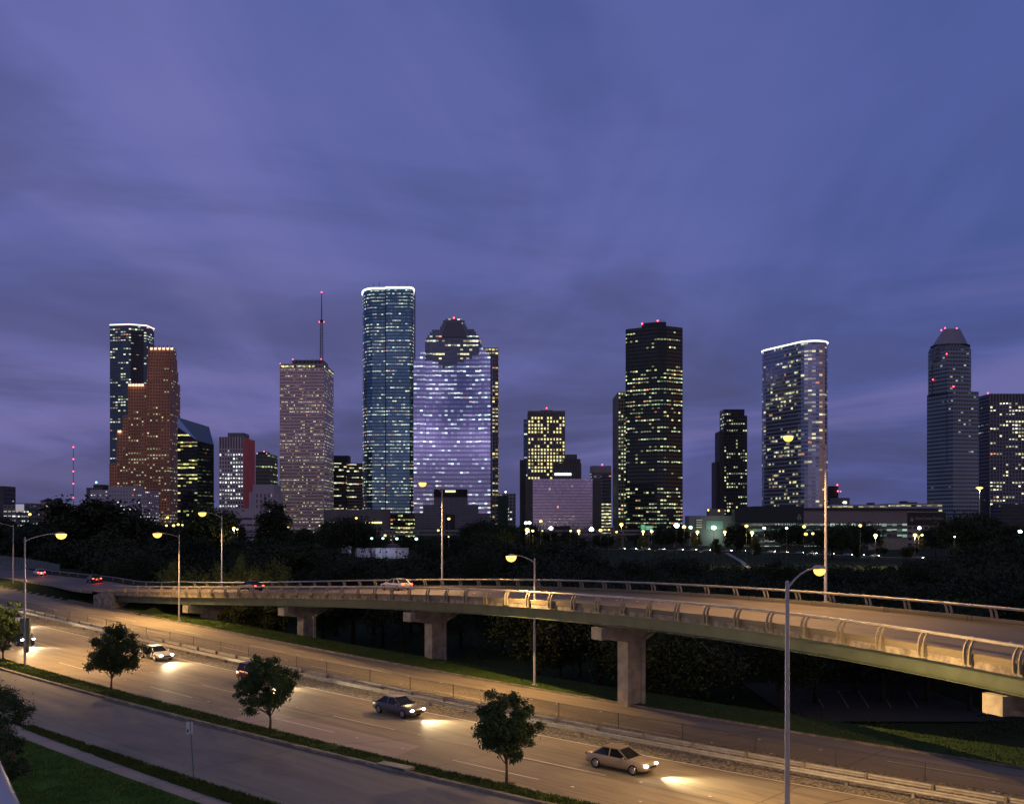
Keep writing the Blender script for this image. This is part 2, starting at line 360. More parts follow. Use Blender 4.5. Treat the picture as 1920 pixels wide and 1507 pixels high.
# bridge S from 0..12 belongs to the ramp (on the ground)
rampS = [Vector((*bpath(s), BP(s, 0, DECK).z)) for s in (10, 7, 4, 1.5)]
RAMP = rampS+rampc[1:]
def ramp_frames():
    out = []
    for i, p in enumerate(RAMP):
        a = RAMP[max(0, i-1)]; b = RAMP[min(len(RAMP)-1, i+1)]; t = Vector((a.x-b.x, a.y-b.y)).normalized(); n = Vector((-t.y, t.x))
        out.append((p, t, n))
    return out
RF = ramp_frames()
RMID = [(Vector((p.x, p.y))+n*5.0, p.z) for p, t, n in RF]
def ground(x, y):
    q = Vector((x, y)); s = q.dot(U); t = q.dot(NN); dd = t-Bs(s); vw = off('verge', s)
    base = plane(x, y)
    if y > 210 or s < -200: base = base+(1.0-base)*smooth((y-215)/120)
    low = -4.2*(1-smooth((y-215)/170))
    low += .5*mnoise.noise(Vector((x*.02, y*.02, 0)))
    wv = smooth((dd-vw-.4)/11.0) if y < 420 else 1
    zz = base+(low-base)*wv
    if y < 330 and x < -40:
        best = 1e9; bz = 0
        for m_, z_ in RMID:
            dist = (m_-q).length
            if dist < best: best = dist; bz = z_
        wr = 1-smooth((best-6.6)/9.0)
        zz = zz+(bz-.14-zz)*wr if dd > vw-2 else zz
    if -60 < dd < vw+.4: zz -= .10
    return zz
M_GRASSD = grass_mat('dark_park_grass', (.022, .040, .014), (.030, .050, .018), .08)
M_GRASS = grass_mat('verge_grass_green', (.050, .098, .016), (.088, .145, .026), .6)
M_LAWN = grass_mat('lawn_green', (.035, .120, .016), (.090, .21, .034), .5)
mb = MB()
gx = [-6000, -3500, -2200, -1500, -1000, -700, -500, -380, -300, -240]+[-200+2.5*i for i in range(113)]+[90, 105, 130, 170, 230, 320, 450, 650, 1000, 1500, 2200, 3500, 6000]
gy = [-400, -200, -100, -40, 0, 15]+[25+2.5*i for i in range(110)]+[305, 320, 340, 365, 400, 440, 500, 600, 750, 1000, 1400, 2000, 3000, 5000, 9000]
for yy in gy:
    for xx in gx: mb.v.append((xx, yy, ground(xx, yy)))
nx = len(gx)
for j in range(len(gy)-1):
    for i in range(nx-1):
        mb.f.append((j*nx+i, j*nx+i+1, (j+1)*nx+i+1, (j+1)*nx+i)); mb.uv.append(None)
gnd = struct('ground', mb, M_GRASSD, smooth=True)
# ------------------------------------------------------------------ road strips
M_ROAD = road_mat('road_concrete', (.29, .25, .185), 6.2)
M_SVC = road_mat('service_road_concrete', (.195, .203, .210), 7.5, .5, .3)
M_WALK = road_mat('pavement_concrete', (.33, .31, .30), 1.6, .7, .15)
M_DECK = road_mat('bridge_deck_concrete', (.17, .145, .125), 5.0, .35, .3)
S0, S1 = -330.0, 45.0
def srange(a, b, st): n = max(1, int(round((b-a)/st))); return [a+(b-a)*i/n for i in range(n+1)]
def strip(name, ka, ea, kb, eb, dz, m, a=S0, b=S1, step=2.5, jag=0.0, parent=None, kind=True, cols=1, sx=None):
    mb = MB(); ss_ = srange(a, b, step); prev = None
    for s in ss_:
        ja = jag*mnoise.noise(Vector((s*.9, 3.3, ea))) if jag else 0; jb = jag*mnoise.noise(Vector((s*1.1, 8.3, eb))) if jag else 0
        t0 = Bs(s)+off(ka, s)+ea+ja; t1 = Bs(s)+off(kb, s)+eb+jb
        row = [(ST(s, t0+(t1-t0)*k/cols, dz), (s, t0+(t1-t0)*k/cols)) for k in range(cols+1)]
        if prev:
            for k in range(cols):
                mb.quad(prev[k][0], row[k][0], row[k+1][0], prev[k+1][0], (prev[k][1], row[k][1], row[k+1][1], prev[k+1][1]))
        prev = row
    return struct(name, mb, m, parent) if kind else obj(name, mb, m, parent)
def ribbon(mb, fn, a, b, step, width_a, width_b, z0, z1):
    """raised kerb: fn(s, extra, dz) gives a point"""
    prev = None
    for s in srange(a, b, step):
        r = [fn(s, width_a, z0), fn(s, width_a, z1), fn(s, width_b, z1), fn(s, width_b, z0)]
        if prev:
            for k in range(3): mb.quad(prev[k], r[k], r[k+1], prev[k+1])
        prev = r
far_road = strip('far_carriageway', 'fence', .25, 'curb', 0, 0.0, M_ROAD)
near_road = strip('near_carriageway', 'strip', 0, 'gravel', .15, 0.0, M_ROAD)
svc = strip('service_road', 'svc_near', 0, 'svc_far', 0, 0.0, M_SVC)
M_GRAVEL = mat('median_gravel_stone', (.21, .19, .155), .95, vary=.85, vscale=5.0, bump=1.0, bscale=22)
gravel = strip('median_gravel', 'gravel', .1, 'fence', .3, .012, M_GRAVEL, jag=.15)
farverge = strip('far_verge', 'curb', .16, 'verge', 0, .13, M_GRASS, jag=.0, cols=3)
mb = MB(); prev = None
for s in srange(S0, S1, 2.5):                    # outer shoulder of the verge rolls down to the dark ground
    r = [LP('verge', s, 0, .13), LP('verge', s, .35, .06), LP('verge', s, 1.4, -.75)]
    if prev:
        for k in range(2): mb.quad(prev[k], r[k], r[k+1], prev[k+1])
    prev = r
struct('verge_slope', mb, M_GRASSD)
med = strip('tree_strip_grass', 'svc_far', .16, 'strip', -.12, .13, M_GRASS, jag=.0, cols=2)
nearverge = strip('pavement_verge', 'walkU', 0, 'svc_near', -.05, .10, M_GRASS, a=-75, b=S1, step=.6, jag=.22)
walk = strip('pavement', 'walkL', 0, 'walkU', .02, .085, M_WALK, a=-77, b=S1)
lawn = strip('lawn', 'walkL', -26, 'walkL', .04, .095, M_LAWN, a=-84, b=S1, cols=6, step=1.5, jag=.05)
mb = MB()
ribbon(mb, lambda s, e, z: LP('curb', s, e, z), S0, S1, 2.5, -.02, .18, -.02, .15)
struct('kerb', mb, M_KERB)
mb = MB()
ribbon(mb, lambda s, e, z: LP('svc_far', s, e, z), S0, S1, 1.5, -.05, .28, -.02, .17)
struct('kerb', mb, M_KERB)
mb = MB()
ribbon(mb, lambda s, e, z: LP('strip', s, e, z), S0, S1, 2.5, -.14, .04, -.02, .14)
struct('kerb', mb, M_KERB)
# markings
mb = MB()
def dash(k, s, L, w_=.13, dz=.006):
    prev = None
    for q in srange(s, s+L, 2.3):
        r = (LP(k, q, -w_/2, dz), LP(k, q, w_/2, dz))
        if prev: mb.quad(prev[0], r[0], r[1], prev[1])
        prev = r
CYC = 18.7
for k, s0 in (('dashA', -47.1), ('dashB', -44.8)):
    for i in range(-14, 5): dash(k, s0+i*CYC, 7.0)
near_m = struct('lane_markings', mb, M_PAINT, near_road)
mb = MB()
for k, s0 in (('dashC', -45.4), ('dashD', -47.3)):
    for i in range(-14, 5): dash(k, s0+i*CYC, 6.9)
struct('lane_markings', mb, M_PAINT, far_road)
mb = MB(); dash('gravel', S0, S1-S0, .14); struct('edge_line', mb, M_PAINT, near_road)
M_STUD = mat('road_stud_white', (.85, .82, .75), .3)
mb = MB()
def stud(k, s):
    p = LP(k, s, 0, .006); M = Matrix.Translation(p) @ Matrix.Rotation(math.atan2(U.y, U.x), 4, 'Z')
    i0 = len(mb.v); mb.box(-.09, .09, -.08, .08, 0, .02, M); 
for k, s0 in (('dashA', -47.1), ('dashB', -44.8)):
    for i in range(-3, 4):
        for j in range(2): stud(k, s0+i*CYC+9.5+j*4.6)
struct('road_studs', mb, M_STUD, near_road)
mb = MB()
for k, s0 in (('dashC', -45.4), ('dashD', -47.3)):
    for i in range(-3, 4):
        for j in range(2): stud(k, s0+i*CYC+9.5+j*4.6)
struct('road_studs', mb, M_STUD, far_road)
# pale repaired slab in the near carriageway
M_PATCH = road_mat('new_concrete_slab', (.38, .32, .28), 9.0, .3, .1)
mb = MB()
for i in range(8):
    a_, b_ = -69+i*2.2, -69+(i+1)*2.2
    q = [LP('strip', a_+1.2, .1, .003), LP('strip', b_+1.2, .1, .003), LP('dashA', b_, 1.35, .003), LP('dashA', a_, 1.35, .003)]
    mb.quad(*q, ((a_, 0), (b_, 0), (b_, 4), (a_, 4)))
struct('road_patch', mb, M_PATCH, near_road)
# tar-sealed cracks
M_TAR = mat('crack_sealant', (.035, .032, .03), .6)
mb = MB()
def crack(p0, p1, w_=.05, amp=.25):
    a = Vector(p0); b = Vector(p1); L = (b-a).length; n_ = max(4, int(L/1.1)); pr = None; dv = (b-a).normalized(); nv = Vector((-dv.y, dv.x))
    for i in range(n_+1):
        q = a.lerp(b, i/n_)+nv*amp*mnoise.noise(Vector((q0 := a.x+i*1.7, b.y, 1)))
        r = (ST(q.x, q.y, .009)+Vector((0, 0, 0)), ST(q.x+nv.x*w_*1.6, q.y+nv.y*w_*1.6, .009))
        if pr: mb.quad(pr[0], r[0], r[1], pr[1])
        pr = r
def tt(k, s, e=0.0): return (s, Bs(s)+off(k, s)+e)
crack(tt('strip', -28, .1), tt('gravel', -24.5, -.5)); crack(tt('strip', -97, .1), tt('gravel', -95, -.5))
crack(tt('dashA', -100, 1.6), tt('dashA', -10, 1.6), .045, .12); crack(tt('strip', -66, .1), tt('dashB', -63.5, 0)); crack(tt('strip', -56, .1), tt('dashB', -52, 1))
crack(tt('curb', -37, -.3), tt('fence', -39, .4)); crack(tt('dashC', -90, -1.8), tt('dashC', -5, -1.8), .04, .1)
struct('sealed_cracks', mb, M_TAR, near_road)
# ------------------------------------------------------------------ ramp on the ground
mb = MB(); prev = None; L = 0
for i, (p, t, n) in enumerate(RF):
    if i: L += (Vector((p.x, p.y))-Vector((RF[i-1][0].x, RF[i-1][0].y))).length
    sup = .015 if i < 4 else .035
    r = [(Vector((p.x+n.x*a, p.y+n.y*a, p.z+sup*a)), (-L, a)) for a in (0, 3.3, 6.6, 9.6)]
    if prev:
        for k in range(3): mb.quad(r[k][0], prev[k][0], prev[k+1][0], r[k+1][0], (r[k][1], prev[k][1], prev[k+1][1], r[k+1][1]))
    prev = r
ramp = struct('ramp_road', mb, M_DECK)
mb = MB(); prev = None
for i, (p, t, n) in enumerate(RF[2:]):
    r = [Vector((p.x+n.x*a, p.y+n.y*a, p.z+zz)) for a, zz in ((.02, -.02), (.02, .15), (-.2, .15), (-.2, -.25))]
    if prev:
        for k in range(3): mb.quad(prev[k], r[k], r[k+1], prev[k+1])
    prev = r
struct('kerb', mb, M_KERB)
mb = MB(); prev = None
for i, (p, t, n) in enumerate(RF):
    sup = .015 if i < 4 else .035
    r = [Vector((p.x+n.x*a, p.y+n.y*a, p.z+zz+sup*9.6)) for a, zz in ((9.55, -.02), (9.55, .15), (9.8, .15), (14, -.1), (24, -1.2))]
    if prev:
        for k in range(4): mb.quad(prev[k], r[k], r[k+1], prev[k+1])
    prev = r
struct('ramp_bank', mb, M_GRASSD)
# ================================================================== bridge
SB0, SB1 = 10.0, 186.0
root = thing('flyover_bridge', 'curved two lane flyover with green girders, pale parapets and pipe railings', 'bridge', (0, 0, 0))
def sweep(mb, prof, a, b, step, uvs=False):
    """prof: list of (across, dz) ; open profile"""
    prev = None
    for s in srange(a, b, step):
        r = [BP(s, x_, z_) for x_, z_ in prof]
        if prev:
            for k in range(len(prof)-1):
                mb.quad(prev[k], r[k], r[k+1], prev[k+1], ((s-step, sum(prof[k])), (s, sum(prof[k])), (s, sum(prof[k+1])), (s-step, sum(prof[k+1]))) if uvs else None)
        prev = r
mb = MB(); sweep(mb, [(.25, DECK), (5.5, DECK+.02), (BW-.25, DECK)], SB0, SB1, 2, True); struct_deck = obj('deck', mb, M_DECK, root)
mb = MB(); sweep(mb, [(.0, -1.46), (.0, DECK-.01), (.25, DECK-.01)], SB0, SB1, 2); sweep(mb, [(BW-.25, DECK-.01), (BW, DECK-.01), (BW, -1.46), (0, -1.46)], SB0, SB1, 2)
obj('slab_edge', mb, M_CONCD, root)
M_RAILS = mat('pipe_rail_steel', (.40, .39, .36), .42, .2, vary=.15, vscale=.8)
M_BRK = mat('rail_bracket_steel', (.27, .25, .19), .55, .1, vary=.25, vscale=1.2)
M_PARA = road_mat('parapet_concrete', (.20, .18, .125), 2.2, .7, .45)
for a0, a1, out in ((-.03, .24, -1), (BW-.24, BW+.03, 1)):
    mb = MB(); prof = [(a0, DECK-.02), (a0, -.70), (a1, -.70), (a1, DECK-.02)]
    pos = SB0; k = 0
    while pos < SB1:
        e = min(SB1, pos+6.6); sweep(mb, prof, pos+.03, e-.03, 1.65, True)
        for q in (pos+.03, e-.03):
            mb.poly([BP(q, *pp) for pp in prof])
        pos = e
    obj('parapet', mb, M_PARA, root)
    mb = MB(); prev = None
    ax = .16 if out < 0 else BW-.16
    mb.tube([BP(s, ax, 0.0) for s in srange(SB0-1, SB1, 1.5)], .10, 8); obj('rail', mb, M_RAILS, root, True)
# paired curved brackets that carry the rail
def bracket_mesh(side):
    mb = MB(); d_ = 1 if side < 0 else -1     # towards the road
    for xo in (-.19, .19):
        ax_prof = [(-.16*d_, -1.30), (-.19*d_, -.95), (-.19*d_, -.62), (-.12*d_, -.34), (.0, -.12), (.12*d_, -.02)]
        prev = None
        for i, (a, z_) in enumerate(ax_prof):
            wdt = .17-.05*i/5
            r = [Vector((xo-.045, a-wdt/2, z_)), Vector((xo+.045, a-wdt/2, z_)), Vector((xo+.045, a+wdt/2, z_)), Vector((xo-.045, a+wdt/2, z_))]
            if prev:
                for k in range(4): mb.quad(prev[k], prev[(k+1) % 4], r[(k+1) % 4], r[k])
            prev = r
    y0, y1 = sorted((-.10*d_, -.055*d_)); mb.box(-.26, .26, y0, y1, -1.40, -.82)
    return mb.mesh('rail_post', M_BRK)
bm_near, bm_far = bracket_mesh(-1), bracket_mesh(1)
nposts = 0
def arc_at(xpix):
    best = min(np.linspace(5, 147, 1420), key=lambda s: abs(960+FPX*bpath(s)[0]/bpath(s)[1]-xpix)); return float(best)
s_ = arc_at(1034) % 3.3 + SB0+.4
near_posts = [s for s in np.arange(arc_at(1034)-3.3*27, SB1-30, 3.3) if s > SB0+1.5]
for s in near_posts:
    p, t, n = bframe(s); q = BP(s, 0, 0); link('rail_post', bm_near, root, q, (0, 0, math.atan2(t.y, t.x)))
for s in near_posts[:44]:
    p, t, n = bframe(s+1.2); q = BP(s+1.2, BW, 0); link('rail_post', bm_far, root, q, (0, 0, math.atan2(t.y, t.x)))
# girders
for a_, nm in ((.42, 'girder'), (5.5, 'girder'), (BW-.75, 'girder')):
    mb = MB(); sweep(mb, [(a_-.28, -2.44), (a_-.28, -2.40), (a_-.012, -2.40), (a_-.012, -1.47)], SB0, SB1, 2); sweep(mb, [(a_+.012, -1.47), (a_+.012, -2.40), (a_+.28, -2.40), (a_+.28, -2.44), (a_-.28, -2.44)], SB0, SB1, 2)
    obj(nm, mb, M_GREEN, root)
# piers
def pier(sp, cw=1.35, aoff=3.55, half=3.8):
    p, t, n = bframe(sp); sup = bsup(sp); T = Vector((t.x, t.y, 0)); Nv = Vector((n.x, n.y, 0))
    ctr = p+n*aoff; zt = BP(sp, aoff, -2.62).z; zb = ground(ctr.x, ctr.y)-.3
    c0 = Vector((ctr.x, ctr.y, 0))
    pr = link('pier', None, root); pr.location = (ctr.x, ctr.y, zb)
    def pt(a, u_, z_): q = c0+Nv*a+T*u_; return Vector((q.x, q.y, z_+sup*a))
    # cap: thick core with a raised frame round a sunk panel
    e = .95; dcol = .95; hw = .98; fh_ = 7.2
    outl = [(-half, zt), (-half, zt-e), (-half+.55, zt-e-.02), (-hw, zt-dcol-.5), (hw, zt-dcol-.5), (hw+2.4, zt-.45), (fh_, zt-.42), (fh_, zt)]
    def ext(mb, o2, u0, u1):
        A = [pt(a, u0, z_) for a, z_ in o2]; B = [pt(a, u1, z_) for a, z_ in o2]
        mb.poly(A); mb.poly(B[::-1])
        for k in range(len(o2)): k2 = (k+1) % len(o2); mb.quad(A[k], B[k], B[k2], A[k2])
    mb = MB(); ext(mb, outl, -.42, .42)
    ext(mb, [(-half-.02, zt+.01), (-half-.02, zt-e-.02), (-half+.62, zt-e-.04), (-half+.62, zt+.01)], -cw/2, cw/2)
    for A_, B_ in (((-half+.62, zt-e-.04), (-hw-.03, zt-dcol-.52)), ((hw+.03, zt-dcol-.52), (hw+2.4, zt-.46))):
        ext(mb, [A_, B_, (B_[0], B_[1]+.26), (A_[0], A_[1]+.26)], -cw/2, cw/2)
    ext(mb, [(-.62, zt+.012), (-.62, zt-.28), (.6, zt-.28), (.6, zt+.012)], -.44, .44)
    obj('cap', mb, M_CONC, pr)
    mb = MB()
    def bx(a0, a1, u0, u1, z0_, z1_):
        q = [pt(a, u_, 0) for a, u_ in ((a0, u0), (a1, u0), (a1, u1), (a0, u1))]
        lo = [Vector((v.x, v.y, z0_)) for v in q]; hi = [Vector((v.x, v.y, z1_)) for v in q]
        for k in range(4): mb.quad(lo[k], lo[(k+1) % 4], hi[(k+1) % 4], hi[k])
        mb.quad(*hi)
    ztc = zt-dcol-.45
    bx(-hw+.25, hw-.25, -.42, .42, zb, ztc); bx(-hw, -hw+.36, -cw/2, cw/2, zb, ztc); bx(hw-.36, hw, -cw/2, cw/2, zb, ztc)
    obj('column', mb, M_CONC, pr)
    for a_ in (.75, 5.5, BW-.75):
        q = BP(sp, a_, -2.53); mb = MB(); M = Matrix.Translation(q) @ Matrix.Rotation(math.atan2(t.y, t.x), 4, 'Z'); mb.box(-.3, .3, -.26, .26, -.14, .088, M); obj('bearing', mb, M_CONCD, pr)
    mb = MB()
    for k in (-.22, 0, .22):
        for a_, z1_ in ((.75, -1.48),):
            q = BP(sp+k, a_, 0); M = Matrix.Translation(q) @ Matrix.Rotation(math.atan2(t.y, t.x), 4, 'Z'); mb.box(-.03, .03, -.24, -.013, -2.39, -1.48, M)
    obj('stiffener', mb, M_GREEN, pr)
PS = [arc_at(350), arc_at(530), arc_at(767), arc_at(1123), arc_at(1862)]
for sp in PS[:-1]: pier(sp)
pier(PS[-1], aoff=4.3, half=4.3)
pier(SB1-14)
# abutment and wing wall
mb = MB(); p, t, n = bframe(SB0); q0 = BP(SB0, 0, 0)
M = Matrix.Translation(Vector((p.x, p.y, 0))) @ Matrix.Rotation(math.atan2(t.y, t.x), 4, 'Z')
zr_ = brail(SB0)
mb.box(-.8, .35, .0, BW, zr_-4.2, zr_-2.5, M); mb.box(-.8, -.1, 0.02, BW, zr_-2.5, zr_-1.10, M)
for a_, w_ in ((-.32, .3), (BW+.02, .3)):
    pts = [(-5.5, zr_-4.0), (.3, zr_-4.2), (.3, zr_-.72), (-1.4, zr_-.72), (-5.5, zr_-1.6)]
    A = [M @ Vector((x_, a_, z_)) for x_, z_ in pts]; B = [M @ Vector((x_, a_+w_, z_)) for x_, z_ in pts]
    mb.poly(A); mb.poly(B[::-1])
    for k in range(5): mb.quad(A[k], B[k], B[(k+1) % 5], A[(k+1) % 5])
obj('abutment', mb, M_CONCD, root)
# lane studs on the deck
mb = MB()
for k in range(60):
    s = SB0+3+k*2.7
    if s > SB1: break
    p, t, n = bframe(s); M = Matrix.Translation(BP(s, 5.6, DECK+.03)) @ Matrix.Rotation(math.atan2(t.y, t.x), 4, 'Z'); mb.box(-.09, .09, -.08, .08, 0, .02, M)
struct('road_studs', mb, M_STUD, struct_deck)
mb = MB(); sweep(mb, [(.95, DECK+.012), (1.08, DECK+.012)], SB0, SB1, 2); struct('edge_line', mb, M_PAINT, struct_deck)
# guardrail that leads the ramp's far side onto the bridge
gr_ = thing('ramp_guardrail', 'thin steel guardrail curving along the far side of the ramp to the bridge railing', 'guardrail', tuple(BP(SB0, BW, 0)))
path = [BP(SB0-.5, BW-.16, -.02)]
for p, t, n in RF[1:26]:
    q = Vector((p.x+n.x*10.1, p.y+n.y*10.1, p.z+.034*10+.72)); path.append(q)
mb = MB(); mb.tube(path, .09, 6); obj('rail', mb, M_GALV, gr_, True)
for q in path[1::2]:
    mb = MB(); mb.box(q.x-.06, q.x+.06, q.y-.06, q.y+.06, q.z-1.2, q.z); obj('post', mb, M_GALV, gr_)
# ================================================================== median guardrails and low fence
def wbeam(mb, k, e, zc, a, b, face):
    prof = [(0, -.155), (face*.05, -.11), (face*.05, -.05), (0, 0), (face*.05, .05), (face*.05, .11), (0, .155)]
    prev = None
    for s in srange(a, b, 2.0):
        r = [LP(k, s, e+x_, zc+z_) for x_, z_ in prof]
        if prev:
            for i in range(6): mb.quad(prev[i], r[i], r[i+1], prev[i+1])
        prev = r
for k, e, zc, face, lab, end in (('railN', 0, .47, -1, 'galvanised guardrail nearest the gravel in the median, ending at lower right', -17.6), ('railF', 0, .62, 1, 'galvanised guardrail behind the gravel side one, against the low wire fence', 30)):
    gt = thing('guardrail', lab, 'guardrail', tuple(LP(k, -60)), 'guardrails in the median')
    mb = MB(); wbeam(mb, k, e, zc, -205, end, face); obj('beam', mb, mat('guardrail_steel', (.46, .45, .40), .5, .2, vary=.15, vscale=1.5), gt)
    i = 0
    for s in np.arange(end-.6, -150, -3.9):
        p = LP(k, s, e-face*.12, 0); mb = MB(); M = Matrix.Translation(p) @ Matrix.Rotation(math.atan2(U.y, U.x), 4, 'Z')
        mb.box(-.08, .08, -.09, .09, -.2, zc+.12, M); mb.box(-.09, .09, -.09 if face < 0 else -.05, .05 if face < 0 else .09, zc-.17, zc+.17, M)
        obj('post', mb, M_CONCD, gt)
M_WIRE = bpy.data.materials.new('chain_link_mesh'); nt = new_tree(M_WIRE); g = N(nt)
b = nt.nodes.new('ShaderNodeBsdfPrincipled'); o = nt.nodes.new('ShaderNodeOutputMaterial'); nt.links.new(b.outputs[0], o.inputs[0])
u, v, _ = g.xyz(g.tc('UV'))
def diag(sgn):
    q = g.m('FRACT', g.m('MULTIPLY', g.m('ADD', u, g.m('MULTIPLY', v, sgn)), 14.0)); return g.m('LESS_THAN', q, .17)
al = g.m('MAXIMUM', diag(1.0), diag(-1.0))
g.put(b.inputs['Base Color'], (.10, .095, .08, 1)); g.put(b.inputs['Alpha'], al); b.inputs['Metallic'].default_value = .3; b.inputs['Roughness'].default_value = .6
M_FPOST = mat('fence_post_steel', (.10, .10, .085), .6, .4)
fe = thing('wire_fence', 'low chain link fence on thin posts along the median behind the guardrails', 'fence', tuple(LP('fence', -60)))
mb = MB(); prev = None
for s in srange(-205, 30, 2):
    r = (LP('fence', s, 0, .05), LP('fence', s, 0, 1.12))
    if prev: mb.quad(prev[0], r[0], r[1], prev[1], ((s-2, 0), (s, 0), (s, 1.07), (s-2, 1.07)))
    prev = r
obj('wire_mesh', mb, M_WIRE, fe)
mb = MB(); mb.tube([LP('fence', s, 0, 1.13) for s in srange(-205, 30, 2)], .016, 5); obj('top_wire', mb, M_FPOST, fe)
for xs in (100, 130, 164, 199, 235, 275, 319, 363, 414, 466, 556, 612, 693, 769, 850, 940, 1048, 1159, 1279, 1416, 1567, 1736, 1930):
    ss = min(np.linspace(-200, 0, 2001), key=lambda s: abs(960+FPX*LP('fence', s).x/LP('fence', s).y-xs))
    p = LP('fence', ss); mb = MB(); mb.tube([p+Vector((0, 0, -.1)), p+Vector((0, 0, 1.2))], .032, 6); obj('post', mb, M_FPOST, fe)
# chain link fence up on the left beyond the ramp
M_SLAT = mat('weathered_fence_board', (.16, .20, .21), .8, vary=.2, vscale=2)
fe = thing('board_fence', 'tall grey green panel fence beyond the ramp at far left', 'fence', (-110, 240, 5))
fp = [(-20, 1044, 262), (40, 1050, 255), (88, 1058, 246), (112, 1063, 240)]
for i in range(3):
    x0, y0, d0 = fp[i]; x1, y1, d1 = fp[i+1]; n_ = 12
    mb = MB()
    for k in range(n_):
        a, b_ = k/n_, (k+.86)/n_
        def fpnt(f_, top):
            D = d0+(d1-d0)*f_; X = P(x0+(x1-x0)*f_, D); zt = ZZ(y0+(y1-y0)*f_-5, D); return Vector((X, D, zt if top else zt-2.6))
        A, B, C_, D_ = fpnt(a, 0), fpnt(b_, 0), fpnt(b_, 1), fpnt(a, 1); mb.quad(A, B, C_, D_); o_ = Vector((0, .05, 0)); mb.quad(D_+o_, C_+o_, B+o_, A+o_)
    obj('fence_panel', mb, M_SLAT, fe)
    mb = MB(); q = fpnt(1, 1); mb.tube([q-Vector((0, 0, 2.8)), q+Vector((0, 0, .25))], .07, 6); obj('post', mb, M_FPOST, fe)
# ================================================================== street lamps
def lamp_mat(k): return {'sodium': M_SODIUM, 'yellow': M_YELLOWL, 'green': M_GREENL, 'white': M_WHITEL, 'blue': M_BLUEL}[k]
def cobra(name, label, base, ztop, head, zhead, kind='sodium', power=900, bowl=.34, group='street lamps along the parkway and flyover', r0=.13, r1=.075, loc_plate=True, box=False):
    bx_, by_, bz_ = base; h = ztop-bz_
    t = thing('street_lamp', label, 'street lamp', base, group)
    mb = MB(); mb.tube([(bx_, by_, bz_-.2), (bx_, by_, ztop)], [r0, r1], 10)
    mb.box(bx_-.25, bx_+.25, by_-.25, by_+.25, bz_-.2, bz_+.06); mb.ball((bx_, by_, ztop), r1*1.15, seg=8, rings=4)
    obj('pole', mb, M_POLE, t)
    a = Vector((bx_, by_, ztop-.35)); hd = Vector((head[0], head[1], zhead)); dv = hd-a
    pts = []
    for i in range(11):
        f_ = i/10; q = a+Vector((dv.x, dv.y, 0))*f_; rise = math.sin(min(1, f_*1.0)*math.pi/2)**.8; q.z = a.z+(hd.z+.05-a.z)*rise; pts.append(q)
    mb = MB(); mb.tube(pts, [.055-.018*i/10 for i in range(11)], 8); obj('arm', mb, M_POLE, t, True)
    dd = Vector((dv.x, dv.y, 0)).normalized(); ang = math.atan2(dd.y, dd.x)
    M = Matrix.Translation(hd) @ Matrix.Rotation(ang, 4, 'Z')
    mb = MB(); mb.ball((.28, 0, .03), .48, .19, .17, 12, 6, z0=-.15); me = mb.mesh('lamp_head', M_POLE, True); me.transform(Matrix.Translation(-Vector(base)) @ M); lh = link('lamp_head', me, t)
    mb = MB(); bowl *= 1.2; mb.ball((.36, 0, -.05), bowl, bowl*.85, bowl*.9, 14, 8, z1=.12); me = mb.mesh('lamp_bowl', lamp_mat(kind), True); me.transform(Matrix.Translation(-Vector(base)) @ M); link('lamp_bowl', me, lh)
    if power:
        l = bpy.data.lights.new('lamp_light', 'SPOT'); l.energy = power; l.shadow_soft_size = .12; l.spot_size = R(158); l.spot_blend = .8
        l.color = (1, .56, .19) if kind == 'sodium' else (1, .75, .4)
        lo = bpy.data.objects.new('lamp_light', l); C.collection.objects.link(lo); lo.parent = t
        lo.location = (M @ Vector((.36, 0, -bowl*.85-.2)))-Vector(base); lo.rotation_euler = (0, R(-14), ang)
    return t
def on_line(xp, k, e):
    ss = min(np.linspace(-220, 15, 4700), key=lambda s: abs(960+FPX*LP(k, s, e).x/LP(k, s, e).y-xp)); return LP(k, ss, e)
PWR = 14500
b0 = Vector((-48.5, 100.9, 2.65)); D0 = 100.9
lampA = cobra('street_lamp', 'lit street lamp with signal boxes on its pole in the grass strip at far left', tuple(b0), ZZ(1008, D0), (P(112, 103.5), 103.0), ZZ(1001, 103), power=PWR, bowl=.44)
b0 = Vector((-46.1, 140.4, 3.3))
cobra('street_lamp', 'lit street lamp on the far verge in front of the left end of the bridge', tuple(b0), ZZ(1003, 140.4), (P(303, 139), 138.3), ZZ(1000, 138), power=PWR, bowl=.5)
b0 = Vector((2.1, 94.5, 1.66))
cobra('street_lamp', 'lit street lamp on the far verge whose pole crosses the middle of the bridge', tuple(b0), ZZ(1048, 94.5), (P(963, 92.5), 92.0), ZZ(1042, 92), power=PWR*.62, bowl=.44)
b0 = Vector((13.5, 49.7, .65))
cobra('street_lamp', 'nearest street lamp, tall bluish pole in front of the bridge at right', tuple(b0), ZZ(1092, 49.7), (P(1528, 50.9), 50.9), ZZ(1067, 50.9), power=PWR*.8, bowl=.27, r0=.15, r1=.10)
b0 = Vector((P(25, 194.6), 194.6, 5.0))
cobra('street_lamp', 'unlit looking street lamp pole with arm leaving the left edge', tuple(b0), ZZ(984, 194.6), (P(-40, 193), 192), ZZ(977, 193), power=PWR*.8, bowl=.4)
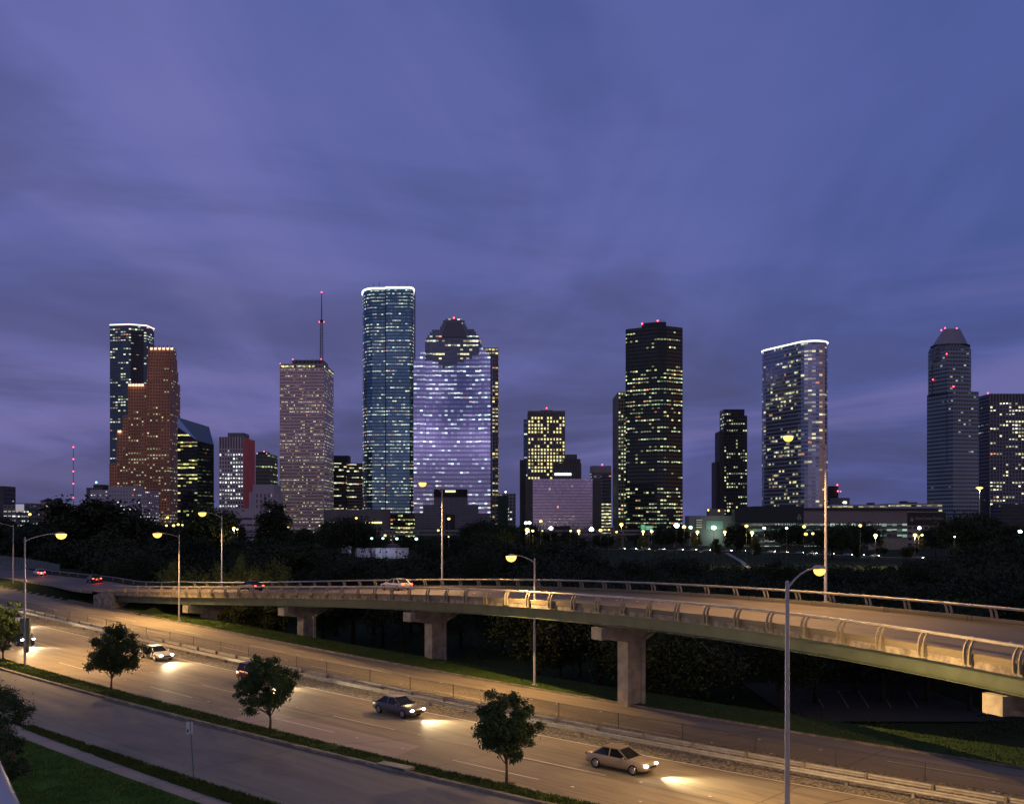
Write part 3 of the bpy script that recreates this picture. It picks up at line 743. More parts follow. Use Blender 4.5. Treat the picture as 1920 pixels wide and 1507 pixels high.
def bridge_lamp(label, xp, ytop, xh, yh, kind='sodium', bowl=.4, pw=PWR):
    best = min(np.linspace(10, 147, 1370), key=lambda s: abs(960+FPX*BP(s, BW+.35, 0).x/BP(s, BW+.35, 0).y-xp))
    q = BP(best, BW+.35, -.78); D = q.y
    t = cobra('street_lamp', label, tuple(q), ZZ(ytop, D), (P(xh, D-1.5), D-1.6), ZZ(yh, D-1.6), kind, pw, bowl)
    mb = MB(); mb.box(q.x-.28, q.x+.28, q.y-.28, q.y+.28, q.z-.7, q.z-.18); obj('pole_bracket', mb, M_CONCD, t)
    return t
bridge_lamp('lit street lamp rising from the far parapet in front of the stepped glass tower', 829, 919, 797, 905)
bridge_lamp('tall lit street lamp on the far parapet, its head before the oval glass tower', 1548, 835, 1484, 818, bowl=.34)
bridge_lamp('lit street lamp on the far parapet at left with a small box on its pole', 416, 967, 384, 961, bowl=.5)
# boxes on the first pole (backs of signals seen from behind)
M_SIGN = mat('sign_back_green', (.13, .17, .12), .6)
sg = thing('signal_cabinet', 'green grey signal housings fixed to the pole at far left', 'traffic signal', (-48.5, 100.9, 8.0))
for dx_, z0_, z1_, w_ in ((-.42, 5.9, 7.3, .34), (.18, 4.6, 7.4, .34), (.18, 3.9, 4.5, .22)):
    mb = MB(); mb.box(-48.5+dx_, -48.5+dx_+w_, 100.72, 101.0, z0_, z1_); obj('housing', mb, M_SIGN, sg)
    mb = MB(); mb.box(-48.5+dx_+.05, -48.5+dx_+w_-.05, 100.6, 100.72, z1_-.3, z1_-.25); obj('visor', mb, M_DARK, sg)
# parking sign
q = Vector((-18.8, 59.9, 1.45)); zt_ = ZZ(1352, 59.9)
t = thing('parking_sign', 'small white back to back parking sign on a galvanised post in the pavement verge', 'sign', tuple(q))
mb = MB(); mb.tube([(q.x, q.y, q.z-.2), (q.x-.22, q.y, zt_+.02)], .038, 6); obj('post', mb, mat('green_steel_post', (.14, .22, .23), .5, .5), t)
M_SW = mat('white_sign_face', (.75, .76, .74), .4)
for sx, ang in ((-.12, .5), (.07, -.5)):
    M = Matrix.Translation((q.x-.20+sx, q.y-.05, zt_-.36)) @ Matrix.Rotation(ang, 4, 'Z')
    mb = MB(); mb.box(-.11, .11, -.008, .008, -.36, .36, M); pn = obj('sign_panel', mb, M_SW, t)
    if sx < 0: mb = MB(); mb.box(-.08, .02, -.014, -.009, -.27, -.08, M); obj('blue_mark', mb, mat('blue_sign_ink', (.05, .07, .4), .4), pn)
# storm drain inlet
q0, q1 = LP('svc_far', -49.2, .1), LP('svc_far', -46.6, .1)
t = thing('storm_drain', 'concrete kerb inlet with dark slot at the service road edge', 'drain', tuple(q0))
ang = math.atan2((q1-q0).y, (q1-q0).x); Ln = (q1-q0).length; M = Matrix.Translation(q0) @ Matrix.Rotation(ang, 4, 'Z')
mb = MB(); mb.box(0, Ln, -.12, .62, .19, .27, M); mb.box(0, .25, -.1, .6, -.05, .19, M); mb.box(Ln-.25, Ln, -.1, .6, -.05, .19, M); obj('inlet_cover', mb, M_CONC, t)
mb = MB(); mb.box(.25, Ln-.25, -.14, .2, -.02, .185, M); obj('slot', mb, M_BLACK, t)
# near railing, corner of the frame
t = thing('hand_railing', 'blurred pale metal railing at the bottom left corner', 'railing', (-1.0, 1.2, 15.7))
A = Vector((-1.62, 3.0, CAMZ-(1440-HOR)/FPX*3.0)); 
pa = [(P(-75, 2.2), 2.2, ZZ(1300, 2.2)), (P(-40, 1.9), 1.9, ZZ(1437, 1.9)), (P(-10, 1.6), 1.6, ZZ(1520, 1.6)), (P(60, 1.2), 1.2, ZZ(1700, 1.2))]
mb = MB(); mb.tube(pa, .036, 16); obj('rail', mb, mat('pale_railing_paint', (.55, .56, .62), .35, .2), t, True)
mb = MB(); mb.tube([pa[-1], (pa[-1][0]-.3, 1.0, 14.6)], .03, 12); obj('post', mb, MATS['pale_railing_paint'], t, True)
# ================================================================== trees
def crown_mesh(name, seed, rx, rz, zc, nclump, nleaf, leaf, m, low=-.55, spread=.32, limbs=None):
    rnd = random.Random(seed); V = []; F = []
    cl = []
    for i in range(nclump):
        while True:
            p = Vector((rnd.uniform(-1, 1), rnd.uniform(-1, 1), rnd.uniform(-1, 1)))
            if .35 < p.length < 1 and p.z > low: break
        r = rnd.uniform(.7, 1.0); wob = 1+.42*mnoise.noise(p.normalized()*1.7+Vector((seed, 0, 0)))
        c_ = Vector((p.x*rx*wob, p.y*rx*wob, zc+p.z*rz*wob)); cl.append((c_, spread*rx*rnd.uniform(.6, 1.25)))
    tot = sum(c_[1]**2 for c_ in cl)
    for c_, r in cl:
        for k in range(int(nleaf*r*r/tot)):
            dv = Vector((rnd.gauss(0, 1), rnd.gauss(0, 1), rnd.gauss(0, .8)))*r*.52
            p = c_+dv; nrm = (dv.normalized()*.5+Vector((rnd.gauss(0, .6), rnd.gauss(0, .6), rnd.gauss(.4, .6)))).normalized()
            a = nrm.orthogonal().normalized(); a = (Matrix.Rotation(rnd.uniform(0, 6.28), 3, nrm) @ a); b_ = nrm.cross(a)
            s = leaf*rnd.uniform(.6, 1.35); i = len(V)
            V += [tuple(p-a*s), tuple(p-b_*s*.45), tuple(p+a*s), tuple(p+b_*s*.45)]; F.append((i, i+1, i+2, i+3))
    me = bpy.data.meshes.new(name); me.from_pydata(V, [], F); me.materials.append(m); me.update(); return me, cl
def trunk_mesh(seed, h, r, cl, m, nl=9):
    rnd = random.Random(seed); mb = MB()
    top = h; mb.tube([(0, 0, -.3), (rnd.uniform(-.04, .04)*h, rnd.uniform(-.03, .03)*h, top*.5), (rnd.uniform(-.05, .05)*h, rnd.uniform(-.04, .04)*h, top*1.15), (0, 0, top*1.7)], [r*1.25, r, r*.7, r*.25], 8)
    for c_, rr in rnd.sample(cl, min(nl, len(cl))):
        z0 = top*rnd.uniform(.8, 1.25); mid = Vector((c_.x*.45, c_.y*.45, z0+(c_.z-z0)*.5))
        mb.tube([(0, 0, z0), tuple(mid), tuple(c_)], [r*.45, r*.28, r*.1], 5, caps=False)
    return mb.mesh('trunk', m, True)
L_STREET = leaf_mat('street_tree_leaves', (.040, .080, .026), (.085, .135, .040))
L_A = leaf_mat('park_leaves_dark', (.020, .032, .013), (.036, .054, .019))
L_B = leaf_mat('park_leaves_green', (.026, .044, .012), (.048, .066, .018))
L_C = leaf_mat('park_leaves_lamplit_tone', (.15, .18, .035), (.24, .26, .06))  # lamplight on these crowns is put into the brighter leaf colour
# loose grass blades standing on the lawn and verges
def blades(name, label, ka, ea, kb, eb, s0, s1, n, h, m, seed, dz=.1):
    rr = random.Random(seed); V = []; F = []
    for i in range(n):
        s = rr.uniform(s0, s1); t0 = Bs(s)+off(ka, s)+ea; t1 = Bs(s)+off(kb, s)+eb; tq = rr.uniform(t0, t1)
        if mnoise.noise(Vector((s*.5, tq*.5, seed))) < -.25 and rr.random() < .7: continue
        p = ST(s, tq, dz); a = rr.uniform(0, 6.28); w_ = rr.uniform(.02, .06); hh = h*rr.uniform(.4, 1.5); k = len(V)
        V += [(p.x-math.cos(a)*w_, p.y-math.sin(a)*w_, p.z-.02), (p.x+math.cos(a)*w_, p.y+math.sin(a)*w_, p.z-.02), (p.x+rr.uniform(-.06, .06), p.y+rr.uniform(-.06, .06), p.z+hh)]; F.append((k, k+1, k+2))
    me = bpy.data.meshes.new(name); me.from_pydata(V, [], F); me.materials.append(m); me.update(); o = link(name, me); o['kind'] = 'stuff'; o['label'] = label; return o
M_BLADE = leaf_mat('grass_blade_green', (.060, .12, .020), (.13, .22, .04)); M_BLADE2 = leaf_mat('verge_blade_green', (.055, .10, .018), (.11, .155, .035))
blades('lawn_grass', 'green lawn grass at bottom left', 'walkL', -14, 'walkL', -.05, -80, -38, 52000, .10, M_BLADE, 1, .09)
blades('verge_grass', 'ragged grass of the strip between pavement and service road', 'walkU', -.08, 'svc_near', .06, -75, -38, 16000, .13, M_BLADE2, 2)
blades('tree_strip_blades', 'grass blades in the strip that carries the street trees', 'svc_far', .2, 'strip', -.02, -112, -30, 26000, .09, M_BLADE2, 3, .13)
blades('far_verge_blades', 'grass blades on the far verge below the bridge', 'curb', .12, 'verge', .1, -150, -16, 26000, .12, M_BLADE2, 4, .12)
# three street trees + one cut by the left edge
def street_tree(label, xp, ybase, ytop, xl, xr, ycb, seed, e=1.9):
    q = on_line(xp, 'svc_far', e); D = q.y; z0 = q.z+.12
    zt = ZZ(ytop, D); zb = ZZ(ycb, D); rx = (xr-xl)/2*D/FPX; rz = (zt-zb)/2; cx = (P((xl+xr)/2, D)-q.x)
    t = thing('street_tree', label, 'tree', (q.x, q.y, z0), 'young street trees in the grass strip')
    zc = (zt+zb)/2-z0
    me, cl = crown_mesh('crown', seed, rx*.86, rz*.86, zc, 120, 21000, .095, L_STREET, low=-.98, spread=.17)
    me.transform(Matrix.Translation((cx, 0, 0))); cr = link('crown', me, t)
    link('trunk', trunk_mesh(seed, (zb-z0)*1.02, .085, [(Vector((c_.x+cx, c_.y, c_.z)), r) for c_, r in cl], M_BARK, 16), t)
    # bare earth ring
    mb = MB(); pts = [(q.x+.55*math.cos(a)*(1+.2*math.sin(3*a)), q.y+.45*math.sin(a), z0+.02) for a in [k*math.pi/7 for k in range(14)]]; mb.poly(pts)
    obj('soil_ring', mb, mat('bare_soil', (.07, .05, .03), .95), t)
    return t
street_tree('round street tree left of centre beside the nearest bend of lights', 209, 1294, 1170, 156, 274, 1272, 11)
street_tree('street tree with a flat ragged crown beside the pale road patch', 506, 1368, 1229, 441, 557, 1340, 23)
street_tree('largest street tree with a dense round crown at bottom centre', 950, 1473, 1288, 886, 1020, 1428, 37)
street_tree('street tree cut by the left edge behind the first lamp pole', 6, 1237, 1118, -46, 44, 1222, 41)
# crape myrtle bushes bottom left
L_M = leaf_mat('crape_myrtle_leaves', (.040, .075, .03), (.075, .12, .045))
M_FLOWER = mat('crape_myrtle_flower', (.22, .05, .08), .7)
def myrtle(label, xp, yb, D, rx, rz, h, seed):
    X = P(xp, D); z0 = ground(X, D); t = thing('crape_myrtle', label, 'shrub', (X, D, z0), 'crape myrtles on the lawn')
    me, cl = crown_mesh('foliage', seed, rx, rz, h-rz, 44, 9000, .075, L_M, low=-.9, spread=.28); link('foliage', me, t)
    me, _ = crown_mesh('blossom', seed+3, rx*.95, rz*.9, h-rz, 9, 260, .05, M_FLOWER, low=-.1, spread=.2); link('blossom', me, t)
    link('stem', trunk_mesh(seed, (h-2*rz)*.9+.2, .04, cl, M_BARK, 14), t)
def hgt(yt, D, X): return ZZ(yt, D)-ground(X, D)
myrtle('spreading crape myrtle with branch tips over the pavement at left edge', -8, 0, 55, 1.55, 1.5, hgt(1280, 55, P(-8, 55)), 5)
myrtle('low dark crape myrtle below the taller one at bottom left', 8, 0, 49, 1.0, 1.3, hgt(1375, 49, P(8, 49)), 8)
# park trees: six kinds, each tree a copy with its own crown and trunk
KINDS = [
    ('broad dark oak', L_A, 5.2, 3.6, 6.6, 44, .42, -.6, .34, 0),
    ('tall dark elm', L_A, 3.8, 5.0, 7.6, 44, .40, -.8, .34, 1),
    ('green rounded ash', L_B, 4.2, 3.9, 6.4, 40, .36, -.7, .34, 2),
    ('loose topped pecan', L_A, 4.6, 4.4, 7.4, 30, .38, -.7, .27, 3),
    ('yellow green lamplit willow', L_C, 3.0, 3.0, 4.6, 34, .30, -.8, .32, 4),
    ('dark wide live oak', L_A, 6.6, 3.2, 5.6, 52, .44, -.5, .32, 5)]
PROTO = {}
def park_tree(kind, X, D, ztop, z0, wsc, label, group='trees of the park between the flyover and the city'):
    nm, lm, rx, rz, zc, ncl, leaf, low, sp, sd = KINDS[kind]
    h = zc+rz*1.05; sc = (ztop-z0)/h
    kk = (kind, D < 230); fine_ = D < 230
    if kk not in PROTO:
        t = thing('park_tree', label, 'tree', (X, D, z0), group)
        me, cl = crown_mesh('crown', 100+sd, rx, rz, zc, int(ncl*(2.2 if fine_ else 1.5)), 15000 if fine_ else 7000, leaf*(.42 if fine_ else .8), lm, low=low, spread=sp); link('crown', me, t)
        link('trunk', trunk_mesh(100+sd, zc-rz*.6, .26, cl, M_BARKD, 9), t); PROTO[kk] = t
    else:
        t = copy_tree(PROTO[kk], (X, D, z0)); t['label'] = label; t['group'] = group
    t.location = (X, D, z0); t.rotation_euler = (0, 0, (X*12.9+D*3.1) % 6.28); t.scale = (wsc*sc, wsc*sc, sc)
    return t
FAR = [(0, 972), (60, 972), (105, 968), (118, 950), (150, 937), (180, 948), (215, 955), (260, 962), (290, 975), (330, 985), (352, 972), (372, 958), (400, 956), (430, 962), (455, 985), (500, 990), (600, 986), (640, 975), (690, 976), (700, 985), (800, 982), (850, 988), (865, 980), (930, 982), (950, 986), (985, 984), (1010, 982), (1030, 992), (1060, 998), (1140, 1000), (1170, 1002), (1240, 990), (1270, 992), (1310, 1000), (1370, 988), (1400, 995), (1450, 990), (1480, 985), (1500, 990), (1540, 993), (1560, 985), (1640, 985), (1700, 988), (1760, 992), (1780, 980), (1800, 972), (1830, 966), (1860, 970), (1885, 985), (1920, 985)]
NEAR = [(0, 985), (110, 985), (150, 980), (220, 985), (330, 1000), (480, 1010), (560, 1015), (640, 1040), (770, 1042), (800, 1010), (850, 1020), (870, 1000), (960, 1000), (1050, 1012), (1150, 1044), (1300, 1046), (1340, 1055), (1500, 1056), (1540, 1060), (1620, 1064), (1700, 1056), (1780, 1040), (1830, 1010), (1920, 1010)]
def interp(tab, x_): return float(np.interp(x_, [a for a, b in tab], [b for a, b in tab]))
rnd = random.Random(77)
WHERE = [(160, 'under left towers'), (330, 'below the white block'), (480, 'behind left lamps'), (640, 'below the pinkish tower'), (790, 'near white trailers'), (960, 'below the stepped tower'), (1150, 'below the hotel'), (1340, 'below the dark tower'), (1560, 'before the garage'), (1740, 'before the sign'), (3000, 'under right towers')]
SIZ = ['small', 'middling', 'tall', 'big']
ORD = ['first', 'second', 'third', 'fourth', 'fifth', 'sixth', 'seventh', 'eighth', 'ninth', 'tenth', 'eleventh', 'twelfth', 'thirteenth', 'fourteenth', 'fifteenth', 'sixteenth', 'seventeenth', 'eighteenth']
pt_list = []
def bridge_clear(X, Y):
    q = Vector((X, Y))
    for s in range(0, 186, 6):
        p, t, n = bframe(s)
        dlt = q-p; a = dlt.dot(n)
        if abs(dlt.dot(t)) < 4 and -7 < a < BW+6.5: return False
    return True
GAPS = [(645, 775, 1018, 1048, 520), (1150, 1330, 1030, 1046, 640), (1350, 1420, 1028, 1062, 620), (1430, 1500, 1030, 1050, 640), (1625, 1700, 1008, 1024, 700), (690, 860, 985, 1004, 690), (400, 500, 990, 1012, 640), (1280, 1330, 1000, 1030, 620)]
for D, dx_ in ((118, 70), (138, 74), (165, 62), (200, 66), (245, 60), (300, 58), (365, 56), (440, 52), (520, 50), (590, 56), (665, 60)):
    xp = -30+rnd.uniform(0, 30)
    while xp < 1960:
        x_ = xp+rnd.uniform(-12, 12); xp += dx_*rnd.uniform(.75, 1.2)
        Dd = D*rnd.uniform(.94, 1.06); X = P(x_, Dd); z0 = ground(X, Dd)-.1
        dd = Vector((X, Dd)); dcur = dd.dot(NN)-Bs(dd.dot(U))
        if dcur < 9.5 or not bridge_clear(X, Dd): continue
        if min((m_-dd).length for m_, z_ in RMID) < 11: continue
        if D < 170 and x_ < 1000 and D < 150: continue
        ty = interp(NEAR if D < 500 else FAR, x_)+rnd.uniform(0, 12)
        zt = ZZ(ty, Dd); hmax = rnd.uniform(8.5, 15)
        if D >= 400: hmax = rnd.uniform(10, 22)
        ht = min(zt-z0, hmax)
        if ht < 3.0: continue
        if D > 400 and zt-z0 < 22 and rnd.random() < .55: ht = zt-z0
        kind = rnd.choice([0, 1, 2, 3, 3, 0, 5]); w = KINDS[kind][2]*ht/11*FPX/Dd*rnd.uniform(.85, 1.1)
        top = HOR+(CAMZ-z0-ht)*FPX/Dd; bot = HOR+(CAMZ-z0)*FPX/Dd; skip = False
        for gx0, gx1, gy0, gy1, gd in GAPS:
            if Dd < gd and x_+w > gx0 and x_-w < gx1 and top < gy1 and bot > gy0:
                if top > gy0: nt_ = gy1+3
                else: nt_ = gy1+3
                ht2 = CAMZ-z0-(nt_-HOR)*Dd/FPX
                if ht2 < 3.2 or rnd.random() < .08 and Dd > 250: 
                    if ht2 < 3.2: skip = True
                else: ht = min(ht, ht2)
        if skip: continue
        pt_list.append((kind, X, Dd, z0+ht, z0, rnd.uniform(.85, 1.15), x_, ht))
# hand placed trees that stand out in the picture
def hand(kind, xp, ytop, D, w=1.0): X = P(xp, D); z0 = ground(X, D)-.1; pt_list.append((kind, X, D, ZZ(ytop, D), z0, w, xp, ZZ(ytop, D)-z0))
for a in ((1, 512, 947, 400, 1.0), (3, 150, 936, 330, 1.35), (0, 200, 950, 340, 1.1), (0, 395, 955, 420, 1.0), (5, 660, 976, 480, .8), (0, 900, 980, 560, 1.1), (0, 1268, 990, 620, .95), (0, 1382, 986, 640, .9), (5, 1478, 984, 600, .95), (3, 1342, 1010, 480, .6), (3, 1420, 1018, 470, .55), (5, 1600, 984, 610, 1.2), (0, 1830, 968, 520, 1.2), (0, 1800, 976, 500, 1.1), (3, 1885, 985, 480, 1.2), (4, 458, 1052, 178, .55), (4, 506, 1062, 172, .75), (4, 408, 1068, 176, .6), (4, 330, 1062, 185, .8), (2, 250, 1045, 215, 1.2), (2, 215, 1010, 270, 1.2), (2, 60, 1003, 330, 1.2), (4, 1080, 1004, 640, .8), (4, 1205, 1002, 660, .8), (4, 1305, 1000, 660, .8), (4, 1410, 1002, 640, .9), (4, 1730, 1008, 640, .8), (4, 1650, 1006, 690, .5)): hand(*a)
tcnt = {}; 
pt_list.sort(key=lambda r: (r[6]))
for kind, X, D, zt, z0, wsc, xp, ht in pt_list:
    sec = next(w_ for lim, w_ in WHERE if xp < lim)
    dist = 'nearest the bridge' if D < 190 else 'beyond the bridge' if D < 290 else 'in mid park' if D < 480 else 'at park far side'
    key = (kind, sec, dist); tcnt[key] = tcnt.get(key, 0)+1
num = {}
for kind, X, D, zt, z0, wsc, xp, ht in pt_list:
    sec = next(w_ for lim, w_ in WHERE if xp < lim)
    dist = 'nearest the bridge' if D < 190 else 'beyond the bridge' if D < 290 else 'in mid park' if D < 480 else 'at park far side'
    key = (kind, sec, dist); num[key] = num.get(key, 0)+1
    pre = '' if tcnt[key] == 1 else ('leftmost ' if num[key] == 1 else 'rightmost ' if num[key] == tcnt[key] else ORD[num[key]-1]+' from left ')
    park_tree(kind, X, D, zt, z0, wsc, f'{pre}{KINDS[kind][0]} {dist} {sec}')
# undergrowth on the bank below the bridge
def scatter(name, pts, m, seed, leaf=.3):
    rr = random.Random(seed); V = []; F = []
    for X, Y, r, h in pts:
        z0 = ground(X, Y)
        for k in range(260):
            a = rr.uniform(0, 6.28); q = r*rr.random()**.5; hh = h*rr.random()*(1-(q/r)**2*.7); p = Vector((X+q*math.cos(a), Y+q*math.sin(a), z0+hh))
            n_ = Vector((rr.gauss(0, 1), rr.gauss(0, 1), rr.gauss(.5, 1))).normalized(); u_ = n_.orthogonal().normalized(); v_ = n_.cross(u_); s = leaf*rr.uniform(.5, 1.3); i = len(V)
            V += [tuple(p-u_*s), tuple(p-v_*s*.5), tuple(p+u_*s), tuple(p+v_*s*.5)]; F.append((i, i+1, i+2, i+3))
    me = bpy.data.meshes.new(name); me.from_pydata(V, [], F); me.materials.append(m); me.update(); return link(name, me)
up = []
rr = random.Random(9)
while len(up) < 420:
    Y = rr.uniform(95, 330); X = P(rr.uniform(-20, 1950), Y); q = Vector((X, Y)); dc = q.dot(NN)-Bs(q.dot(U))
    if dc > 13 and min((m_-q).length for m_, z_ in RMID) > 11 and not (1500 < 960+FPX*X/Y < 1690 and 108 < Y < 128): up.append((X, Y, rr.uniform(1.5, 3.5), rr.uniform(1, 3.2)))
un_ = scatter('undergrowth', up, L_A, 4, .14); un_['kind'] = 'stuff'; un_['label'] = 'dark undergrowth on the ground below the park trees'
# parking bays glimpsed under the bridge at right
M_ASPH = mat('parking_asphalt', (.045, .045, .05), .85, vary=.2, vscale=.8)
mb = MB(); X0, X1 = P(1440, 118), P(1800, 118)
zl = max(ground(x_, y_) for x_ in np.linspace(X0, X1, 9) for y_ in np.linspace(106, 132, 9))+.06
mb.quad((X0, 106, zl), (X1, 106, zl), (X1, 132, zl), (X0, 132, zl)); lot = struct('parking_lot', mb, M_ASPH)
mb = MB(); mb.quad((X0, 128.4, zl-2), (X0, 132.2, zl-2), (X0, 132.2, zl+.01), (X0, 128.4, zl+.01))
mb = MB()
for k, xx in enumerate((1524, 1570, 1608, 1650, 1700)):
    a = P(xx, 126); b_ = P(xx+20, 114); mb.quad((a, 126, zl+.006), (a+.14, 126, zl+.006), (b_+.14, 114, zl+.006), (b_, 114, zl+.006))
mb.quad((X0+4, 126, zl+.007), (X1-8, 126, zl+.007), (X1-8, 126.14, zl+.007), (X0+4, 126.14, zl+.007))
struct('bay_lines', mb, mat('bay_paint', (.26, .30, .38), .7), lot)
# footpath low at right
mb = MB(); 
for i in range(14):
    a = 1740+i*22; b_ = a+22
    def pp(xp, Y): X = P(xp, Y); return (X, Y, ground(X, Y)+.12)
    mb.quad(pp(a, 92.0-.0*i), pp(b_, 92.0), pp(b_, 94.2), pp(a, 94.2))
struct('footpath', mb, M_WALK)
# ================================================================== city
def rect(x0, x1, D, dep): return [(P(x0, D), D), (P(x1, D), D), (P(x1, D), D+dep), (P(x0, D), D+dep)]
def fpx(pts): return [(P(a, D), D) for a, D in pts]
def walls(mb, fp, z0, z1, bay, fh, closed=True, zt=None):
    n = len(fp); acc = 0
    for k in range(n if closed else n-1):
        a = fp[k]; b = fp[(k+1) % n]; L = math.hypot(b[0]-a[0], b[1]-a[1]); nb = max(1, round(L/bay))
        ta = zt[k] if zt else z1; tb = zt[(k+1) % n] if zt else z1
        V = lambda z_: (z_-z1)/fh+400
        mb.quad((a[0], a[1], z0), (b[0], b[1], z0), (b[0], b[1], tb), (a[0], a[1], ta), ((acc, V(z0)), (acc+nb, V(z0)), (acc+nb, V(tb)), (acc, V(ta)))); acc += nb+3
def roof(mb, fp, z, zt=None): mb.poly([(p[0], p[1], zt[k] if zt else z) for k, p in enumerate(fp)])
M_ROOF = mat('roof_membrane', (.06, .06, .065), .9)
def building(name, label, cat, D, xc, group=None): return thing(name, label, cat, (P(xc, D), D, 0), group)
def block(t, part, fp, ytop, D, m, bay, fh, z0=0.0, roofm=None, zt=None, ztop=None):
    z1 = ztop if ztop is not None else ZZ(ytop, D)
    mb = MB(); walls(mb, fp, z0, z1, bay, fh, zt=zt); o = obj(part, mb, m, t)
    mb = MB(); roof(mb, fp, z1, zt)
    obj('roof', mb, roofm or M_ROOF, t); return z1
def solid(t, part, fp, z0, z1, m, zt=None):
    mb = MB(); mb.prism(fp, z0, z1, zt); return obj(part, mb, m, t)
def beacon(t, xp, yp, D, r=.75, m=None):
    r *= .72
    mb = MB(); X = P(xp, D); z_ = ZZ(yp, D); mb.ball((X, D, z_), r, seg=8, rings=5); obj('beacon_light', mb, m or M_RED, t)
def extr(mb, outline, D, dep, bay, fh, ref):
    """front silhouette given in pixels, extruded away from the viewer"""
    A = [(P(a, D), D, ZZ(b_, D)) for a, b_ in outline]; B = [(p[0], D+dep, p[2]) for p in A]
    uv = tuple((p[0]/bay+500, (p[2]-ref)/fh+400) for p in A)
    mb.poly(A, uv)
    n = len(A); cx_ = sum(p[0] for p in A)/n
    for k in range(n):
        a, b_ = A[k], A[(k+1) % n]; a2, b2 = B[k], B[(k+1) % n]
        vert = abs(a[0]-b_[0]) < .01
        u_ = ((0, (a[2]-ref)/fh+400), (0, (b_[2]-ref)/fh+400), (max(1, round(dep/bay)), (b_[2]-ref)/fh+400), (max(1, round(dep/bay)), (a[2]-ref)/fh+400)) if vert else ((0, .01),)*4
        mb.quad(a, a2, b2, b_, (u_[0], u_[3], u_[2], u_[1]))
GW = ((1., .88, .48), (.78, 1., .70))      # warm and greenish fluorescent windows
YW = ((1., .80, .30), (1., .95, .55)); WW = ((.85, 1., .92), (1., .98, .85)); CW = ((.74, .95, 1.), (.95, 1., .92))
# --- 1 tallest tower at far left, pink rooflight
t = building('glass_tower', 'tall five sided blue glass tower with a pink lit roof edge at far left', 'tower', 1460, 247); D = 1460
F1 = facade('facade_blue_granite', (.11, .17, .24), (.06, .10, .15), (.14, .86, .3, .78), .36, ((.95, 1., .62), (.85, 1., .8)), 1.5, 1.0, rough=.1, clus=.75)
fp = fpx([(206, D+5), (241, D), (275, D+10), (289, D+34), (283, D+80), (214, D+80)]); z1 = block(t, 'shaft', fp, 609, D, F1, 4.0, 4.05)
for k in range(4):
    a, b_ = fp[k], fp[k+1]; mb = MB(); mb.tube([(a[0], a[1]-.3, z1+.8), (b_[0], b_[1]-.3, z1+.8)], .85, 6); obj('roof_light', mb, M_PINKL, t)
F1b = facade('facade_blue_bands', (.03, .035, .05), (.02, .03, .045), (.02, .98, .30, .72), .22, ((1., .75, .4), (.9, 1., .8)), 1.3, 2.0, rough=.15, row=.9, clus=.8)
mb = MB(); a, b_ = fp[1], fp[2]; walls(mb, [(a[0]+3, a[1]-.3+1), (b_[0]-3, b_[1]-.3-1)], ZZ(790, D), z1-8, 4, 4.05, closed=False); obj('ribbon_windows', mb, F1b, t)
# --- 2 red granite stepped tower
t = building('granite_tower', 'red granite tower stepping down to the left with warm lit gables', 'tower', 1250, 300); D = 1250
F2 = facade('facade_red_granite', (.60, .26, .13), (.07, .05, .05), (.24, .76, .25, .72), .30, GW, .95, 4.0, rough=.2, wvar=.25, clus=.5)
z1 = block(t, 'tall_block', rect(275, 318, D, 40), 714, D, F2, 3.4, 3.9)
for x0_, x1_, yt, e_, dp in ((276, 320.5, 692, 8, 28), (277, 322.5, 671, 12, 20), (278, 325, 653, 16, 12)):
    block(t, 'gable_step', rect(x0_, x1_, D+e_, dp), yt, D+e_, F2, 3.4, 3.9, z0=z1-1)
block(t, 'middle_block', rect(240, 275, D+1, 34), 722, D, F2, 3.4, 3.9); block(t, 'middle_shoulder', rect(230, 240, D+1.4, 33), 778, D, F2, 3.4, 3.9)
block(t, 'low_block', rect(219, 230, D+1.7, 33), 808, D, F2, 3.4, 3.9); block(t, 'base_block', rect(205, 219, D+2.0, 33), 868, D, F2, 3.4, 3.9)
def crown_row(x0, x1, y, n, D, r=1.3):
    for k in range(n):
        xx = x0+(x1-x0)*(k+.5)/n; mb = MB(); X = P(xx, D-.5); z_ = ZZ(y, D); mb.prism([(X-r*1.1, D-1), (X+r*1.1, D-1), (X+r*.9, D+1), (X-r*.9, D+1)], z_-2.6, z_+.3); obj('crown_lamp', mb, M_WARML, t)
        mb = MB(); mb.prism([(X-r*.5, D-1.6), (X+r*.5, D-1.6), (X+r*.5, D-1.1), (X-r*.5, D-1.1)], z_, z_+2.4); obj('pinnacle', mb, MATS['red_beacon'] if False else mat('granite_red', (.33, .14, .10), .7), t)
crown_row(280, 326, 652, 6, D+16); crown_row(240, 270, 720, 5, D); crown_row(219, 229, 807, 1, D, 1.8)
# --- 3 black glass tower with slanting roof
t = building('black_glass_tower', 'black glass tower with a slanting roof and yellow lit floors', 'tower', 1120, 370); D = 1120
F3 = facade('facade_black_yellow', (.012, .014, .016), (.012, .016, .018), (.04, .96, .25, .78), .60, ((.92, .95, .22), (1., 1., .45)), 1.6, 6.0, rough=.08, row=.85, clus=.6, orange=.03)
F3b = facade('facade_black_dim', (.010, .014, .014), (.010, .014, .016), (.04, .96, .3, .7), .35, ((.5, .62, .2), (.4, .55, .25)), .35, 7.0, rough=.08)
fp = fpx([(333, D+2), (370, D), (401, D+26), (392, D+60), (333, D+60)])
zt = [ZZ(800, D), ZZ(826, D), ZZ(834, D+26), ZZ(800, D+60), ZZ(782, D+60)]
mb = MB(); walls(mb, fp[:2], 0, zt[1], 3.2, 4.0, closed=False, zt=[zt[0], zt[1]]); obj('lit_face', mb, F3, t)
mb = MB(); walls(mb, fp[1:], 0, zt[2], 3.2, 4.0, closed=False, zt=zt[1:]); obj('dark_face', mb, F3b, t)
